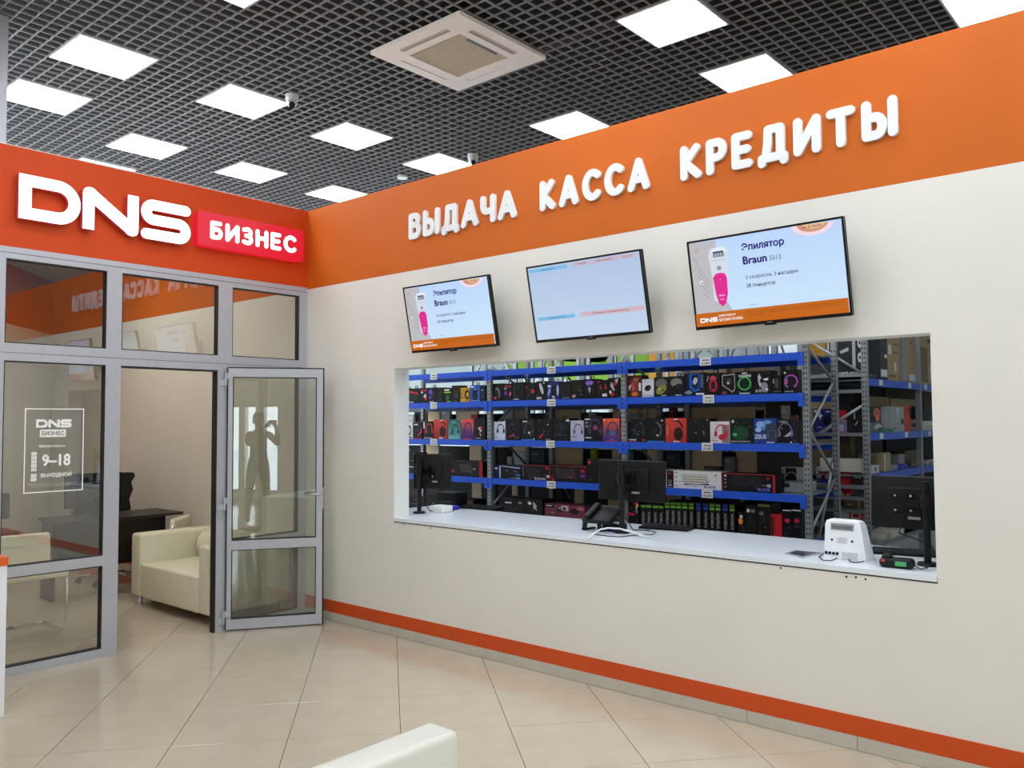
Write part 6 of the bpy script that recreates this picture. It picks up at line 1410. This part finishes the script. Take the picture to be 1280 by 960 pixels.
SHOE = mat((26, 26, 28), .5)
RS = Vector((.165, 0, 1.44)); LS = Vector((-.165, 0, 1.44))
RE = Vector((.27, .20, 1.27)); LE_ = Vector((-.22, .22, 1.27))
RW = Vector((.175, .385, 1.56)); LW_ = Vector((-.01, .38, 1.56))
V = [(0, 0, .96), (0, .0, 1.10), (0, .0, 1.26), (0, -.005, 1.40), (0, 0, 1.49), (0, .015, 1.57), (0, .02, 1.66), (0, .01, 1.76),
     tuple(RS), tuple(RE), tuple(RW), tuple(LS), tuple(LE_), tuple(LW_),
     (.10, 0, .90), (.12, .05, .50), (.13, .0, .09), (.14, .15, .045), (-.10, 0, .90), (-.14, -.02, .50), (-.16, -.06, .09), (-.18, .09, .045), (.085, .0, 1.43), (-.085, 0, 1.43)]
Ed = [(0, 1), (1, 2), (2, 3), (3, 4), (4, 5), (5, 6), (6, 7), (3, 22), (22, 8), (8, 9), (9, 10), (3, 23), (23, 11), (11, 12), (12, 13), (0, 14), (14, 15), (15, 16), (16, 17), (0, 18), (18, 19), (19, 20), (20, 21)]
Rd = [(.16, .115), (.14, .10), (.155, .115), (.14, .11), (.062, .062), (.062, .066), (.078, .098), (.062, .078), (.068, .068), (.05, .05), (.031, .026), (.068, .068), (.05, .05), (.031, .026),
      (.095, .10), (.062, .066), (.044, .046), (.046, .034), (.095, .10), (.062, .066), (.044, .046), (.046, .034), (.085, .085), (.085, .085)]
# hands: palm and five fingers each wrapped round the phone edges
def hand(wv, s):
    b = len(V); pr = Vector((CX, 0, 0))
    palm = wv+Vector((-s*.028, .045, .028)); V.append(tuple(palm)); Rd.append((.033, .02)); Ed.append((10 if s > 0 else 13, b))
    for k in range(4):
        o = len(V); base = palm+Vector((-s*.008, .02-.004*k, .038-.021*k)); L_ = (.03, .034, .032, .025)[k]
        V.extend([tuple(base), tuple(base+Vector((-s*.018, L_, .004))), tuple(base+Vector((-s*.038, L_+.008, .002)))]); Rd.extend([.0095, .0085, .0075]); Ed.extend([(b, o), (o, o+1), (o+1, o+2)])
    o = len(V); V.extend([tuple(palm+Vector((-s*.014, -.018, .006))), tuple(palm+Vector((-s*.036, -.012, .012)))]); Rd.extend([.0105, .0085]); Ed.extend([(b, o), (o, o+1)])
hand(RW, 1); hand(LW_, -1)
def fm(c):
    if c.z < .07: return SHOE
    if c.z < .93: return JEAN
    if c.z > 1.515 and abs(c.x) < .1 and c.y < .2: return SKIN
    if c.y > .36 and c.z > 1.5: return SKIN
    return JACK
try:
    skinned('body', V, Ed, Rd, [0], fm, per, 2)
except Exception as ex:
    print('skin failed', ex)
hm = MB(); hm.rbox((-.082, -.095, 1.69), (.082, .075, 1.80), HAIR, .06, 5); hm.rbox((-.085, -.10, 1.60), (.085, .0, 1.76), HAIR, .045, 4); hm.build('hair', per)
for s in (-1, 1):
    MB().rbox((s*.034-.013, .100, 1.667), (s*.034+.013, .118, 1.682), mat((235, 235, 235), .3), .007, 3).build('eye', per)
    MB().rbox((s*.034-.006, .110, 1.669), (s*.034+.006, .1195, 1.681), mat((30, 24, 20), .3), .005, 3).build('iris', per)
    MB().rbox((s*.083-.008, -.005, 1.635), (s*.083+.008, .03, 1.695), SKIN, .008, 3).build('ear', per)
    MB().rbox((s*.036-.018, .104, 1.692), (s*.036+.018, .118, 1.699), HAIR, .003, 2).build('eyebrow', per)
MB().rbox((-.013, .10, 1.632), (.013, .138, 1.675), SKIN, .012, 3).build('nose', per)
MB().rbox((-.025, .10, 1.606), (.025, .117, 1.617), mat((170, 95, 88), .5), .005, 3).build('mouth', per)
m = MB(); m.tube([(.0, .0, 1.485+.0), (0, .0, 1.52)], .074, JACK, 14); m.build('collar', per)
pp = Vector((CX, CY, CZ))-Vector((math.cos(FH), math.sin(FH), 0))*.016
phn = thing('smartphone', 'dark smartphone held up by the photographer, mirrored in the door glass', 'phone', tuple(pp), FH-PI/2)
MB().rbox((-.075, -.009, -.036), (.07, 0, .036), BLACK, .008, 3).build('case', phn)
MB().box((-.07, -.0095, -.032), (.065, -.009, .032), mat((120, 130, 145), .2, emit=.6)).build('screen', phn)
MB().cyl((-.058, 0, .02), (-.058, .002, .02), .007, BLACKG, 12).build('lens', phn)
